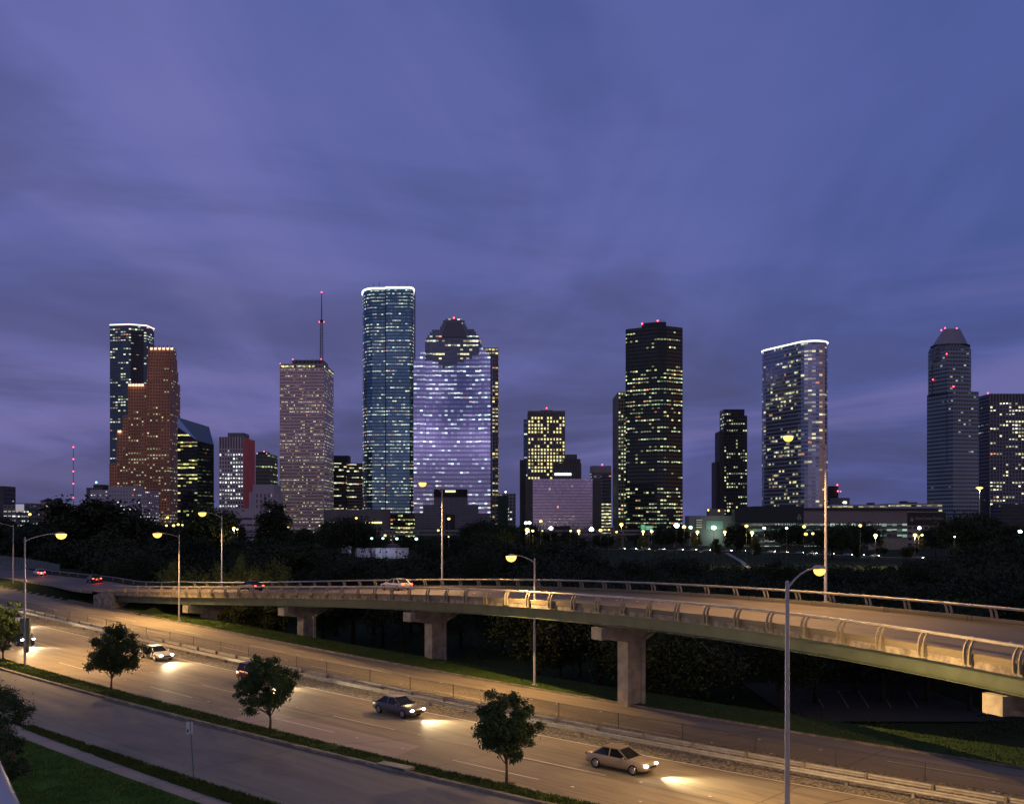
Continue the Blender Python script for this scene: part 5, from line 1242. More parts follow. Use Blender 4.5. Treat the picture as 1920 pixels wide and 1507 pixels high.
F22 = facade('facade_oval_glass', (.40, .44, .56), (.24, .29, .38), (-.1, 1.1, .24, .86), .27, ((1., .95, .45), (1., 1., .75)), .95, 78.0, rough=.08, metal=.7, wrough=.2, row=.55, clus=.45, tilt=.015, wallmetal=.3, orange=.06)
z1 = ZZ(640, min(p[1] for p in OV)); mb = MB(); walls(mb, OV, 0, z1, 2.7, 4.15); obj('curtain_wall', mb, F22, t); mb = MB(); roof(mb, OV, z1); obj('roof', mb, M_ROOF, t)
mb = MB(); mb.tube([(p[0], p[1], z1+.6) for p in OV]+[(OV[0][0], OV[0][1], z1+.6)], .75, 6); obj('roof_light', mb, M_ROOFL, t)
solid(t, 'penthouse', rect(1536, 1545, 1080, 8), z1, z1+3.2, M_DARK)
# --- 22 small group behind the lamp pole
t = building('dark_banded_office', 'dark banded office with red beacons right of the oval tower', 'building', 1300, 1565); D = 1300
block(t, 'block', rect(1545, 1572, D, 26), 911, D, facade('facade_banded', (.06, .07, .09), (.012, .014, .02), (.0, 1., .4, .8), .05, WW, .8, 80.0), 4, 3.2); beacon(t, 1570, 909, D-1, 1.3); beacon(t, 1571, 920.5, D-1, 1.3); beacon(t, 1576, 921, D-1, .9)
t = building('tan_cube', 'small plain tan cube building right of the banded office', 'building', 1250, 1580); D = 1250
solid(t, 'block', rect(1566, 1593, D, 22), 0, ZZ(933, D), mat('tan_wall', (.20, .19, .19), .8)); mb = MB(); mb.box(P(1581, D), P(1587, D), D-.4, D, ZZ(943, D), ZZ(940.5, D)); obj('window', mb, M_WHITEL, t)
t = building('white_garage', 'white open sided parking decks with lit bays above the dark roof', 'garage', 960, 1660); D = 960
F23 = facade('facade_garage_white', (.40, .40, .47), (.05, .05, .03), (.06, .94, .34, .70), .55, ((.85, .85, .25), (1., 1., .6)), .9, 82.0, row=.4, clus=.4, orange=0)
block(t, 'deck_block', rect(1560, 1669, D, 30), 945.5, D, F23, 5, 4.6); block(t, 'deck_block', rect(1669.5, 1767, D-8, 30), 943.5, D-8, F23, 5, 4.6)
for x0_, x1_, y_ in ((1630, 1640, 942), (1692, 1702, 939), (1702, 1720, 941)): solid(t, 'stair_house', rect(x0_, x1_, D+4, 8), ZZ(946, D), ZZ(y_, D), M_DARK)
# --- 23 parking building
t = building('parking_garage', 'long low parking garage, dark green left, beige right, with a lettered dark panel', 'garage', 800, 1575); D = 800
M_DG = mat('dark_green_panel', (.020, .035, .030), .6); M_BG = mat('beige_panel', (.24, .21, .21), .75, vary=.05, vscale=.05); M_SGN = mat('dark_brown_sign_panel', (.035, .035, .028), .7)
zb = ZZ(979, D); zt_ = ZZ(957, D)
fp = fpx([(1372, D+26), (1378, D+1), (1507, D), (1507, D+30)]); solid(t, 'green_wall', fp, zb, zt_+1.2, M_DG)
solid(t, 'beige_wall', fpx([(1507.2, D), (1701, D+14), (1701, D+40), (1507.2, D+40)]), zb-.3, zt_, M_BG)
solid(t, 'parapet_band', fpx([(1507.2, D-.6), (1760, D+17), (1760, D+40), (1507.2, D+40)]), zt_, zt_+2.2, mat('dark_blue_fascia', (.02, .022, .04), .5))
mb = MB(); a, b_ = (P(1378, D), D+4), (P(1507, D), D+4)
mb.poly([(P(1378, D+5), D+5, zt_+1.3), (P(1507, D+2), D+2, zt_+1.3), (P(1507, D+2), D+2, zt_+3.6), (P(1415, D+5), D+5, zt_+3.6)]); mb.poly([(P(1378, D+5), D+30, zt_+1.3), (P(1415, D+5), D+30, zt_+3.6), (P(1507, D+2), D+30, zt_+3.6), (P(1507, D+2), D+30, zt_+1.3)]); mb.poly([(P(1415, D+5), D+5, zt_+3.6), (P(1507, D+2), D+2, zt_+3.6), (P(1507, D+2), D+30, zt_+3.6), (P(1415, D+5), D+30, zt_+3.6)])
obj('hipped_roof', mb, MATS['dark_blue_fascia'], t)
F24 = facade('facade_garage_low', (.20, .20, .18), (.06, .09, .08), (.04, .96, .25, .85), .9, ((.62, 1., .80), (.85, 1., .8)), .55, 83.0, row=.3, clus=.6, orange=0)
fpl = fpx([(1378, D+2), (1507, D+1), (1701, D+15)]); mb = MB(); walls(mb, fpl, 0, zb, 4.5, 4.4, closed=False); obj('open_decks', mb, F24, t)
sd = D+14.5; spn = solid(t, 'sign_panel', fpx([(1701, sd), (1773.5, sd+3), (1773.5, sd+12), (1701, sd+12)]), ZZ(984.5, sd), ZZ(960, sd), M_SGN)
fpl = fpx([(1701, sd+.5), (1772, sd+3.5)]); mb = MB(); walls(mb, fpl, 0, ZZ(984.5, sd), 4.6, 4.4, closed=False); obj('pale_frame', mb, facade('facade_garage_frame', (.30, .28, .26), (.01, .01, .01), (.15, .85, .3, .75), 0, WW, 0, 84.0), t)
M_LET = mat('sign_letter_grey', (.30, .30, .28), .6)
def text(s, size, X, Y, Z, m, parent, rz=0.0, w_=None, name='lettering'):
    cu = bpy.data.curves.new('lettering', 'FONT'); cu.body = s; cu.size = size; cu.extrude = .05; cu.align_x = 'LEFT'
    tmp = bpy.data.objects.new('tmp', cu); C.collection.objects.link(tmp); bpy.context.view_layer.update()
    me = bpy.data.meshes.new_from_object(tmp.evaluated_get(bpy.context.evaluated_depsgraph_get())); bpy.data.objects.remove(tmp)
    me.name = 'lettering'; me.materials.clear(); me.materials.append(m)
    xs = [v_.co.x for v_ in me.vertices]; cwid = max(xs)-min(xs); sx = (w_/cwid) if w_ else 1
    me.transform(Matrix.Translation(Vector((X, Y, Z))) @ Matrix.Rotation(rz, 4, 'Z') @ Matrix.Rotation(R(90), 4, 'X') @ Matrix.Diagonal((sx, 1, 1, 1)))
    off = Vector(parent.location)
    if parent.parent: off += Vector(parent.parent.location)
    me.transform(Matrix.Translation(-off)); return link(name, me, parent)
rz = math.atan2(3, P(1773.5, sd+3)-P(1701, sd))
text('AllenCenter Parking', 3.6, P(1715.5, sd+.7), sd+.35, ZZ(974, sd), M_LET, spn, rz, P(1771, sd)-P(1715.5, sd))
def flame(X, Y, Z, h, parent, rz=0.0):
    mb = MB(); hw = h*.3
    for sg_ in (-1, 1):
        pts = [(sg_*.06*h, .0), (sg_*.06*h, .42*h), (sg_*.0+sg_*.02*h, 1.0*h), (sg_*.20*h, .62*h), (sg_*.30*h, .30*h), (sg_*.26*h, .08*h), (sg_*.16*h, 0)]
        A_ = [Vector((X+a*math.cos(rz), Y+a*math.sin(rz)-.1, Z+b_)) for a, b_ in pts]; mb.poly(A_ if sg_ < 0 else A_[::-1])
    obj('emblem', mb, M_LET, parent)
flame(P(1709.5, sd+.4), sd+.25, ZZ(977.5, sd), 4.2, spn, rz); flame(P(1498.3, D), D-.1, ZZ(974.5, D), 5.2, t)
for i in range(15):
    xx = 1716+i*3.1
    if i in (3, 9, 12): continue
    mb = MB(); dq = sd+.5+(xx-1701)*3/72.5; mb.box(P(xx, dq), P(xx+2.6, dq), dq-.25, dq, ZZ(979.2, dq), ZZ(977.8, dq)); obj('small_lettering', mb, mat('sign_letter_dim', (.10, .10, .09), .7), spn)
# --- left wing of the garage, pale
t = building('pale_garage_wing', 'pale garage wing with a lit stair grid left of the dark green wall', 'garage', 830, 1335); D = 830
solid(t, 'wall', rect(1292, 1378, D, 20), 0, ZZ(966.5, D), M_BG); solid(t, 'roof_box', rect(1329, 1358, D+6, 10), ZZ(966.5, D), ZZ(953.5, D), mat('tan_wall', (.2, .19, .19), .8))
mb = MB(); walls(mb, fpx([(1305, D-.5), (1317, D-.5)]), ZZ(990, D), ZZ(973, D), 5.0, 1.95, closed=False); obj('stair_grid', mb, facade('facade_stairs', (.15, .15, .12), (.1, .1, .08), (.05, .95, .35, .85), 2, ((.95, 1., .7), (1., 1., .8)), 1.6, 85.0, row=0, clus=0, orange=0), t)
mb = MB(); mb.box(P(1324, D), P(1356, D), D-.4, D, ZZ(992, D), ZZ(976, D)); obj('lit_wall', mb, mat('green_lit_wall', (.3, .4, .36), .6), t)
l = bpy.data.lights.new('wall_light', 'POINT'); l.energy = 3500; l.color = (.6, 1, .75); l.shadow_soft_size = .5; lo = bpy.data.objects.new('wall_light', l); C.collection.objects.link(lo); lo.parent = t; lo.location = (P(1340, D)-t.location.x, -9, 10)
# --- 24 octagonal topped tower
t = building('pyramid_topped_tower', 'tall blue grey tower with a cut pyramid roof and setbacks at right', 'tower', 1060, 1785); D = 1060
F25 = facade('facade_blue_grey', (.26, .34, .44), (.02, .026, .035), (.10, .90, .36, .80), .10, ((.8, .95, .7), (.7, .85, .9)), .5, 90.0, rough=.15, row=.5, clus=.5)
z1 = block(t, 'lower_shaft', fpx([(1738, D+34), (1787, D), (1835, D+5), (1830, D+50), (1745, D+56)]), 733, D, F25, 3.0, 4.1)
z2 = block(t, 'upper_shaft', fpx([(1740, D+33.5), (1741.5, D+28), (1776, D+6), (1817, D+9), (1821, D+14), (1818, D+46), (1745, D+54)]), 650, D, F25, 3.0, 4.1, z0=z1-1)
dr = fpx([(1742, D+31), (1752, D+17), (1776, D+9), (1806, D+9), (1819, D+16), (1818, D+38), (1800, D+50), (1756, D+52)])
F25t = facade('facade_drum', (.14, .17, .24), (.015, .018, .025), (.2, .8, .3, .7), .05, CW, .8, 91.0)
z3 = block(t, 'drum', dr, 651, D+9, F25t, 5.5, 4.6, z0=z2-12, ztop=ZZ(649, D+9)); cx_ = sum(p[0] for p in dr)/8; cy_ = sum(p[1] for p in dr)/8
z4 = ZZ(616, D+20); base_ = [((p[0]-cx_)*.97+cx_, (p[1]-cy_)*.97+cy_) for p in dr]; top_ = [((p[0]-cx_)*.42+cx_+1.2, (p[1]-cy_)*.42+cy_) for p in dr]
mb = MB()
for k in range(8):
    a, b_ = base_[k], base_[(k+1) % 8]; c_, d_ = top_[(k+1) % 8], top_[k]; mb.quad((a[0], a[1], z3), (b_[0], b_[1], z3), (c_[0], c_[1], z4), (d_[0], d_[1], z4))
mb.poly([(p[0], p[1], z4) for p in top_]); obj('pyramid_roof', mb, mat('roof_blue_grey', (.22, .27, .36), .5, vary=.05, vscale=.1), t)
for k in range(7):
    a, b_ = base_[k], base_[(k+1) % 8]
    for j in range(5):
        f_ = (j+.5)/5; X_, Y_ = a[0]+(b_[0]-a[0])*f_, a[1]+(b_[1]-a[1])*f_; X_ = cx_+(X_-cx_)*.975; Y_ = cy_+(Y_-cy_)*.975-.9; mb = MB(); mb.box(X_-.8, X_+.8, Y_-.1, Y_+.6, z3+1.2, z3+3.0); obj('roof_vent', mb, M_BLACK, t)
mb = MB(); a = (P(1775, D+10), D+8.2); mb.box(a[0]-.9, a[0]+.9, a[1]-.8, a[1]+1, ZZ(868, D+8), ZZ(736, D+8)); a = (P(1748.5, D+25), D+25); mb.box(a[0]-1.0, a[0]+1.0, a[1]-2.2, a[1]+2, ZZ(738, D+25), ZZ(683, D+25)); obj('dark_slot', mb, mat('slot_glass', (.006, .012, .014), .3), t)
for xx, yy, dd_ in ((1765, 619, 12), (1772, 615, 9), (1794, 615.5, 9), (1775, 663.5, 5), (1749, 711.5, 22), (1788, 724.5, 6)): beacon(t, xx, yy, D+dd_, .95)
# --- 25 ribbed tower at the right edge
t = building('ribbed_dark_tower', 'dark tower with pale vertical ribs and scattered yellow windows at the right edge', 'tower', 1100, 1890); D = 1100
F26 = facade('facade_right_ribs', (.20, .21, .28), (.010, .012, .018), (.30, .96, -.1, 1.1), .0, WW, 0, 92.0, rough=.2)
F26w = facade('facade_right_lit', (.20, .21, .28), (.010, .012, .018), (.30, .96, .28, .80), .42, ((1., .93, .50), (1., 1., .75)), 2.3, 93.0, rough=.2, row=.45, clus=.9)
fp = rect(1855, 1990, D, 26); z1 = ZZ(738, D)
nt = F26w.node_tree
mb = MB(); walls(mb, fp[:2], 0, z1-9, 3.35, 3.9, closed=False); obj('ribbed_face', mb, F26w, t); mb = MB(); walls(mb, [(p[0], p[1]-.15) for p in fp[:2]], z1-9, z1, 3.35, 3.9, closed=False); obj('louvred_top', mb, F26, t)
nb = round((fp[1][0]-fp[0][0])/3.35); mb = MB()
for k in range(nb+1): X_ = fp[0][0]+(fp[1][0]-fp[0][0])*k/nb; mb.box(X_, X_+.95, D-.6, D-.17, 0, z1)
obj('ribs', mb, mat('pale_rib', (.24, .25, .33), .6), t)
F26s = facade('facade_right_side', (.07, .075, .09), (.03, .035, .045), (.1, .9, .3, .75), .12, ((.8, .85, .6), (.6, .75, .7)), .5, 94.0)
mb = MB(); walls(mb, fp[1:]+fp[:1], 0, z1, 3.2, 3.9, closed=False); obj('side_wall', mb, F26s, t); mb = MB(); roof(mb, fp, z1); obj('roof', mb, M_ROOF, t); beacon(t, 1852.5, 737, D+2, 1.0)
t = building('dark_low_office', 'dark gridded low office at the right edge in front of the ribbed tower', 'building', 1000, 1905); D = 1000
block(t, 'block', rect(1876, 1990, D, 20), 945, D, facade('facade_low_right', (.035, .04, .05), (.02, .024, .032), (.1, .9, .2, .8), .02, WW, .5, 95.0), 3.5, 3.6)
t = building('round_low_building', 'low rounded pale building at the foot of the pyramid topped tower', 'building', 950, 1800); D = 950
solid(t, 'drum', [(P(1795, D)+math.cos(a)*15, D+15+math.sin(a)*15) for a in [k*math.pi/12 for k in range(24)]], 0, ZZ(968, D), mat('blue_plaster', (.14, .17, .25), .7))
# ================================================================== freeway viaduct in front of the city
t = thing('freeway_viaduct', 'long concrete freeway viaduct crossing below the towers', 'bridge', (P(850, 700), 700, 0)); D = 700
M_VIA = mat('viaduct_concrete', (.24, .225, .20), .85, vary=.15, vscale=.05)
def dv(x_): return float(np.interp(x_, [400, 690, 860, 1040, 1180, 1300], [760, 705, 700, 690, 720, 760]))
xs_ = list(range(380, 1320, 30)); mb = MB(); mb2 = MB()
for a, b_ in zip(xs_[:-1], xs_[1:]):
    for (y0_, y1_, dz_, mm) in ((990.5, 994.5, 0, mb), (998.5, 1003.5, .0, mb)):
        A = (P(a, dv(a)), dv(a)); B_ = (P(b_, dv(b_)), dv(b_)); z0_ = 9.6 if y0_ > 995 else 12.2; z1_ = 10.9 if y0_ > 995 else 13.3; dp = 0 if y0_ > 995 else 14
        mm.quad((A[0], A[1]+dp, z0_), (B_[0], B_[1]+dp, z0_), (B_[0], B_[1]+dp, z1_), (A[0], A[1]+dp, z1_)); mm.quad((A[0], A[1]+dp, z1_), (B_[0], B_[1]+dp, z1_), (B_[0], B_[1]+dp+12, z1_), (A[0], A[1]+dp+12, z1_)); mm.quad((A[0], A[1]+dp+12, z0_), (B_[0], B_[1]+dp+12, z0_), (B_[0], B_[1]+dp, z0_), (A[0], A[1]+dp, z0_))
obj('deck', mb, M_VIA, t)
for i, xx in enumerate(range(400, 1300, 48)):
    mb = MB(); d_ = dv(xx)+3; mb.tube([(P(xx, d_), d_, -.5), (P(xx, d_), d_, 9.7)], .7, 8); d_ += 10; mb.tube([(P(xx, d_), d_, -.5), (P(xx, d_), d_, 12.3)], .7, 8); obj('column', mb, M_VIA, t)
# white trailers
t = None
M_TRL = mat('trailer_white', (.62, .60, .72), .6)
for i, (x0, x1, yt, yb, D, lab) in enumerate(((667, 704, 1028, 1042, 520, 'left white site trailer'), (704, 733, 1028, 1044, 512, 'middle white site trailer with two windows'), (733.5, 764, 1028, 1044, 508, 'right white site trailer'), (672, 756, 1020.5, 1028, 560, 'long grey roofed shed behind the white trailers'), (641, 655, 1019, 1034, 500, 'small white cabin left of the white trailers'))):
    t = thing('site_trailer', lab+' under the rounded tower', 'trailer', (P((x0+x1)/2, D), D, 0), 'white site trailers')
    zt_ = ZZ(yt, D); zb = min(ZZ(yb, D)-.6, zt_-2.6); solid(t, 'body', rect(x0, x1, D, 6), zb, zt_, M_TRL if i != 3 else mat('shed_grey', (.22, .21, .24), .7)); solid(t, 'roof', rect(x0-.5, x1+.5, D-.4, 6.8), zt_, zt_+.18, M_TRL if i != 3 else M_STONE)
    if i < 3:
        for f_ in (.3, .72): X_ = P(x0+(x1-x0)*f_, D); mb = MB(); mb.box(X_-.35, X_+.35, D-.06, D+.02, zt_-2.2, zt_-1.2); obj('window', mb, M_BLACK, t)
    solid(t, 'base', rect(x0+1, x1-1, D+.3, 5), -.5, zb, M_DARK)
    if i == 1:
        l = bpy.data.lights.new('yard_light', 'POINT'); l.energy = 1600; l.color = (.7, .75, 1); l.shadow_soft_size = .3; lo = bpy.data.objects.new('yard_light', l); C.collection.objects.link(lo); lo.parent = t; lo.location = (0, -9, 9)
# park road with traffic
mb = MB(); MEMO = [(1100, 705), (1200, 680), (1330, 650), (1450, 610), (1560, 560), (1700, 505), (1800, 470), (1940, 440)]
for (a, d0), (b_, d1) in zip(MEMO[:-1], MEMO[1:]):
    n_ = 6
    for k in range(n_):
        f0, f1 = k/n_, (k+1)/n_; xa, xb = a+(b_-a)*f0, a+(b_-a)*f1; da, db = d0+(d1-d0)*f0, d0+(d1-d0)*f1
        q = [(P(xa, da), da-6), (P(xb, db), db-6), (P(xb, db), db+8), (P(xa, da), da+8)]; zz = .35
        mb.quad(*[(p[0], p[1], zz) for p in q], ((p[0], p[1]) for p in q) and tuple((p[0], p[1]) for p in q))
struct('park_road', mb, M_ROAD)
mb = MB(); 
for (xa, ya), (xb, yb) in zip(((1362, 1036), (1376, 1044), (1390, 1052), (1400, 1060)), ((1376, 1044), (1390, 1052), (1400, 1060), (1412, 1072))):
    da = (CAMZ-.4)*FPX/(ya-HOR); db = (CAMZ-.4)*FPX/(yb-HOR); mb.quad((P(xb-5, db), db, .4), (P(xb+5, db), db, .4), (P(xa+4, da), da, .4), (P(xa-4, da), da, .4))
struct('footpath', mb, M_WALK)
t = thing('retaining_wall', 'low pale retaining wall lit yellow by a lamp between the park trees at right', 'wall', (P(1668, 690), 690, 0)); D = 690
solid(t, 'wall', fpx([(1628, D), (1702, D+8), (1702, D+9), (1628, D+1)]), 0, ZZ(1010, D), M_CONC)
# overhead road signs
t = thing('highway_sign', 'green overhead highway sign glowing below the tall dark tower', 'sign', (P(1212, 640), 640, 0)); D = 640
M_SG = mat('green_sign_face', (.03, .25, .12), .4, emit=(.12, .62, .30), es=.35); M_SGW = mat('sign_text_white', (.8, .9, .85), .4, emit=(.6, 1., .75), es=.6)
for x0, x1, y0, y1 in ((1201.5, 1209.5, 983, 993), (1210, 1223.5, 985, 993)):
    mb = MB(); mb.box(P(x0, D), P(x1, D), D-.15, D, ZZ(y1, D), ZZ(y0, D)); pn = obj('sign_face', mb, M_SG, t)
    for r_ in range(2): mb = MB(); yy = y0+2.2+r_*3.4; mb.box(P(x0+1, D), P(x1-1.2, D), D-.2, D-.16, ZZ(yy+1, D), ZZ(yy, D)); obj('legend_bar', mb, M_SGW, pn)
mb = MB(); mb.tube([(P(1199, D), D+.4, 0), (P(1199, D), D+.4, ZZ(985, D))], .2, 6); mb.tube([(P(1226, D), D+.4, 0), (P(1226, D), D+.4, ZZ(985, D))], .2, 6); mb.tube([(P(1199, D), D+.4, ZZ(989, D)), (P(1226, D), D+.4, ZZ(989, D))], .2, 6); obj('gantry', mb, M_DARK, t)
# ================================================================== distant lamps
FARL = [(56, 964, 'yellow', 1.0, 'at far left before the tan stone building'), (225, 1023, 'yellow', 1.0, 'low among the dark trees at left'), (314, 970, 'yellow', .9, 'below the red granite tower, upper one'), (312, 985, 'yellow', .8, 'directly under the upper lamp by the red granite tower'), (325.5, 985, 'yellow', 1.0, 'second of the row under the black glass tower'), (334, 983, 'yellow', .9, 'third of the row under the black glass tower'), (342, 984, 'yellow', .7, 'last of the row under the black glass tower'), (438.5, 990, 'yellow', 1.1, 'at the foot of the long white office'), (445, 992, 'yellow', .7, 'just right of the lamp by the white office'), (540.6, 988, 'yellow', .7, 'at the foot of the pinkish tower'), (668, 971, 'yellow', .8, 'against the windowless grey block'),
        (697, 1009, 'green', .9, 'leftmost of the green white row above the trailers'), (718, 1009, 'green', .9, 'second of the row above the trailers'), (722, 1003.5, 'yellow', .9, 'warm one above the green white row'), (744, 1009.6, 'green', 1.0, 'right of the row above the trailers'), (780.6, 1010, 'green', 1.1, 'right of the white trailers'), (821.7, 994, 'yellow', .8, 'beside the near bridge lamp pole'), (841.5, 972.5, 'yellow', 1.0, 'on the bluish pole before the portal of the stepped tower'), (841, 1006, 'yellow', .5, 'low on the viaduct side by the bluish pole'), (988.5, 993, 'sodium', 1.5, 'bright orange one left of the mirrored hotel'), (999, 995, 'yellow', .9, 'small one right of the bright orange lamp'), (986, 980, 'white', 1.0, 'left of the white pair before the hotel flank'), (992.5, 980, 'white', 1.1, 'right of the white pair before the hotel flank'), (1014, 977, 'yellow', 1.0, 'at the left end of the hotel mirror front'), (1017, 995, 'yellow', .5, 'tiny one under the hotel left end'), (1033, 990, 'white', 1.3, 'wide white one at the hotel foot'), (1070, 995, 'yellow', .8, 'under the hotel canopy'), (1085, 995, 'yellow', 1.1, 'right of the hotel canopy'), (1109, 992, 'blue', 1.5, 'blue white star bright one at the hotel corner'), (1126, 994, 'yellow', 1.2, 'at the right hotel corner'), (1141.5, 993, 'yellow', .6, 'small one under the lit garage floors'), (1156, 997, 'yellow', .8, 'at the foot of the cream tower'), (1165, 983, 'yellow', 1.3, 'taller one at the foot of the cream tower'), (1206, 996, 'yellow', 1.1, 'under the green highway sign'), (1222, 996, 'yellow', 1.1, 'right of the lamp under the highway sign'), (1268.8, 985, 'blue', 1.7, 'brilliant white one right of the tall dark tower'), (1282.7, 987.5, 'yellow', 1.3, 'yellow one between two white ones'), (1294.8, 988.5, 'green', 1.3, 'green white one right of the yellow one'), (1307.7, 997, 'yellow', 1.2, 'lower yellow one before the pale garage wing'), (1338.5, 989, 'green', 1.8, 'brightest green one before the pale garage wing'), (1359, 997, 'yellow', 1.1, 'yellow one right of the brightest green lamp'), (1399.6, 986, 'yellow', 1.2, 'against the dark green garage wall'), (1410, 998, 'yellow', 1.3, 'under the left garage trees'), (1507.7, 987, 'yellow', 1.2, 'at the joint of the green and beige walls'), (1511, 1001, 'yellow', 1.2, 'lower one under the joint of the garage walls'), (1524, 1000, 'yellow', 1.0, 'right of the lower one under the garage joint'), (1613, 985, 'yellow', 1.1, 'at the foot of the beige garage wall'), (1641.7, 1003.5, 'yellow', 1.4, 'above the yellow lit retaining wall'), (1715.8, 1003, 'yellow', 1.4, 'below the lettered garage panel'), (1729, 1002.7, 'yellow', .9, 'right of the lamp below the lettered panel'), (1723.7, 989.6, 'white', 1.2, 'square white one on the garage frame'), (1790, 1006, 'white', .5, 'tiny white one in the right trees'), (1912.7, 996, 'blue', 1.2, 'bluish one at the right edge'), (599, 985, 'yellow', .4, 'tiny one by the theatre block'), (1475, 990, 'white', .8, 'white one in front of the garage decks'), (1433, 990, 'white', .9, 'left white one in front of the garage decks')]
fl_light = {1165: 1, 1641.7: 5, 1410: 3, 1715.8: 3, 1206: 2, 1307.7: 2, 1359: 2, 988.5: 2, 438.5: 2, 1085: 1}
for xp, yp, kind, sz, lab in FARL:
    D = 404 if xp != 841.5 else 404
    X = P(xp, D); zt_ = ZZ(yp, D); z0 = ground(X, D)
    if xp in (841.5, 1165): pass
    col_ = {'sodium': 'orange', 'yellow': 'yellow', 'green': 'greenish', 'white': 'white', 'blue': 'bluish white'}[kind]
    t = thing('park_lamp', f'distant {col_} lamp, {lab}', 'street lamp', (X, D, z0), 'distant lamps before the city')
    mb = MB(); mb.tube([(X, D+.3, z0-.2), (X, D+.3, zt_+.25)], [.14, .09], 6); mb.tube([(X, D+.3, zt_+.25), (X, D-.25, zt_+.34)], .07, 5)
    obj('pole', mb, mat('bluish_pole', (.12, .14, .25), .6) if xp == 841.5 else M_DARK, t)
    mb = MB(); r_ = .60*sz; mb.ball((X, D, zt_), r_, r_*.8, r_*.8, 10, 6); obj('lamp_bowl', mb, lamp_mat(kind), t)
    if xp in fl_light:
        l = bpy.data.lights.new('lamp_light', 'POINT'); l.energy = 1600*fl_light[xp]; l.color = (1, .72, .25); l.shadow_soft_size = .2; lo = bpy.data.objects.new('lamp_light', l); C.collection.objects.link(lo); lo.parent = t; lo.location = (0, 0, zt_-z0-r_-.25)
for xp, yp, sz in ((1328, 956, .8), (1348, 957, .8), (1365.6, 957, .9)):
    D = 826; t = thing('roof_lamp', f'{"left" if xp < 1340 else "middle" if xp < 1360 else "right"} warm globe lamp on the pale garage roof', 'lamp', (P(xp, D), D, ZZ(966.5, D)), 'garage roof lamps')
    mb = MB(); mb.tube([(P(xp, D), D+.5, ZZ(966.5, D)), (P(xp, D), D+.5, ZZ(yp, D))], .15, 5); obj('pole', mb, M_DARK, t); mb = MB(); mb.ball((P(xp, D), D, ZZ(yp, D)), 1.0*sz, seg=8, rings=5); obj('lamp_bowl', mb, M_YELLOWL, t)
D = 700; t = thing('high_mast_lamp', 'tall mast lamp with a flat yellow lit head in front of the right towers', 'street lamp', (P(1836.5, D), D, 0))
mb = MB(); mb.tube([(P(1836.5, D), D, 0), (P(1836.5, D), D, ZZ(917, D))], [.45, .3], 8); obj('mast', mb, mat('lit_mast_paint', (.4, .38, .3), .6), t)
mb = MB(); mb.ball((P(1836.5, D), D, ZZ(914.5, D)), 2.6, 1.6, .65, 12, 5); obj('lamp_ring', mb, M_YELLOWL, t)
l = bpy.data.lights.new('lamp_light', 'POINT'); l.energy = 2500; l.color = (1, .8, .35); l.shadow_soft_size = .3; lo = bpy.data.objects.new('lamp_light', l); C.collection.objects.link(lo); lo.parent = t; lo.location = (0, -1.6, ZZ(917, D)-.8)
# timber utility poles in the left trees
for xp, yt, D, lab in ((205, 949, 330, 'left dark utility pole above the left trees'), (222.5, 950, 335, 'middle dark utility pole above the left trees'), (257, 950, 325, 'dark utility pole with crossarm right of the other two'), (695, 975, 470, 'dark utility pole beside the white trailers')):
    X = P(xp, D); z0 = ground(X, D); z1 = ZZ(yt, D); t = thing('utility_pole', lab, 'utility pole', (X, D, z0), 'utility poles')
    mb = MB(); mb.tube([(X, D, z0-.3), (X, D, z1)], [.2, .13], 7); obj('pole', mb, M_BARKD, t)
    mb = MB(); mb.box(X-1.7, X+1.7, D-.1, D+.1, z1-.7, z1-.5)
    for k in (-1.5, -.7, .7, 1.5): mb.tube([(X+k, D, z1-.5), (X+k, D, z1-.2)], .06, 5)
    obj('crossarm', mb, M_BARKD, t)
# ================================================================== cars
M_GLASS = mat('car_glass', (.015, .018, .022), .06); M_TYRE = M_BLACK; M_RIM = mat('wheel_rim', (.5, .5, .52), .3, .8)
M_HL = mat('headlight_lit', (1, 1, 1), .2, emit=(1, .93, .74), es=60); M_TL = mat('taillight_lit', (.5, .02, .02), .3, emit=(1, .05, .03), es=14); M_TLD = mat('taillight_red', (.3, .01, .01), .25); M_CHR = mat('headlight_glass', (.6, .6, .62), .15, .3)
def loft(mb, secs):
    n = len(secs[0]); base = len(mb.v)
    for s in secs: mb.v += [tuple(p) for p in s]
    for i in range(len(secs)-1):
        for j in range(n): mb.f.append((base+i*n+j, base+i*n+(j+1) % n, base+(i+1)*n+(j+1) % n, base+(i+1)*n+j)); mb.uv.append(None)
    mb.f.append(tuple(base+j for j in reversed(range(n)))); mb.uv.append(None); e = base+(len(secs)-1)*n; mb.f.append(tuple(e+j for j in range(n))); mb.uv.append(None)
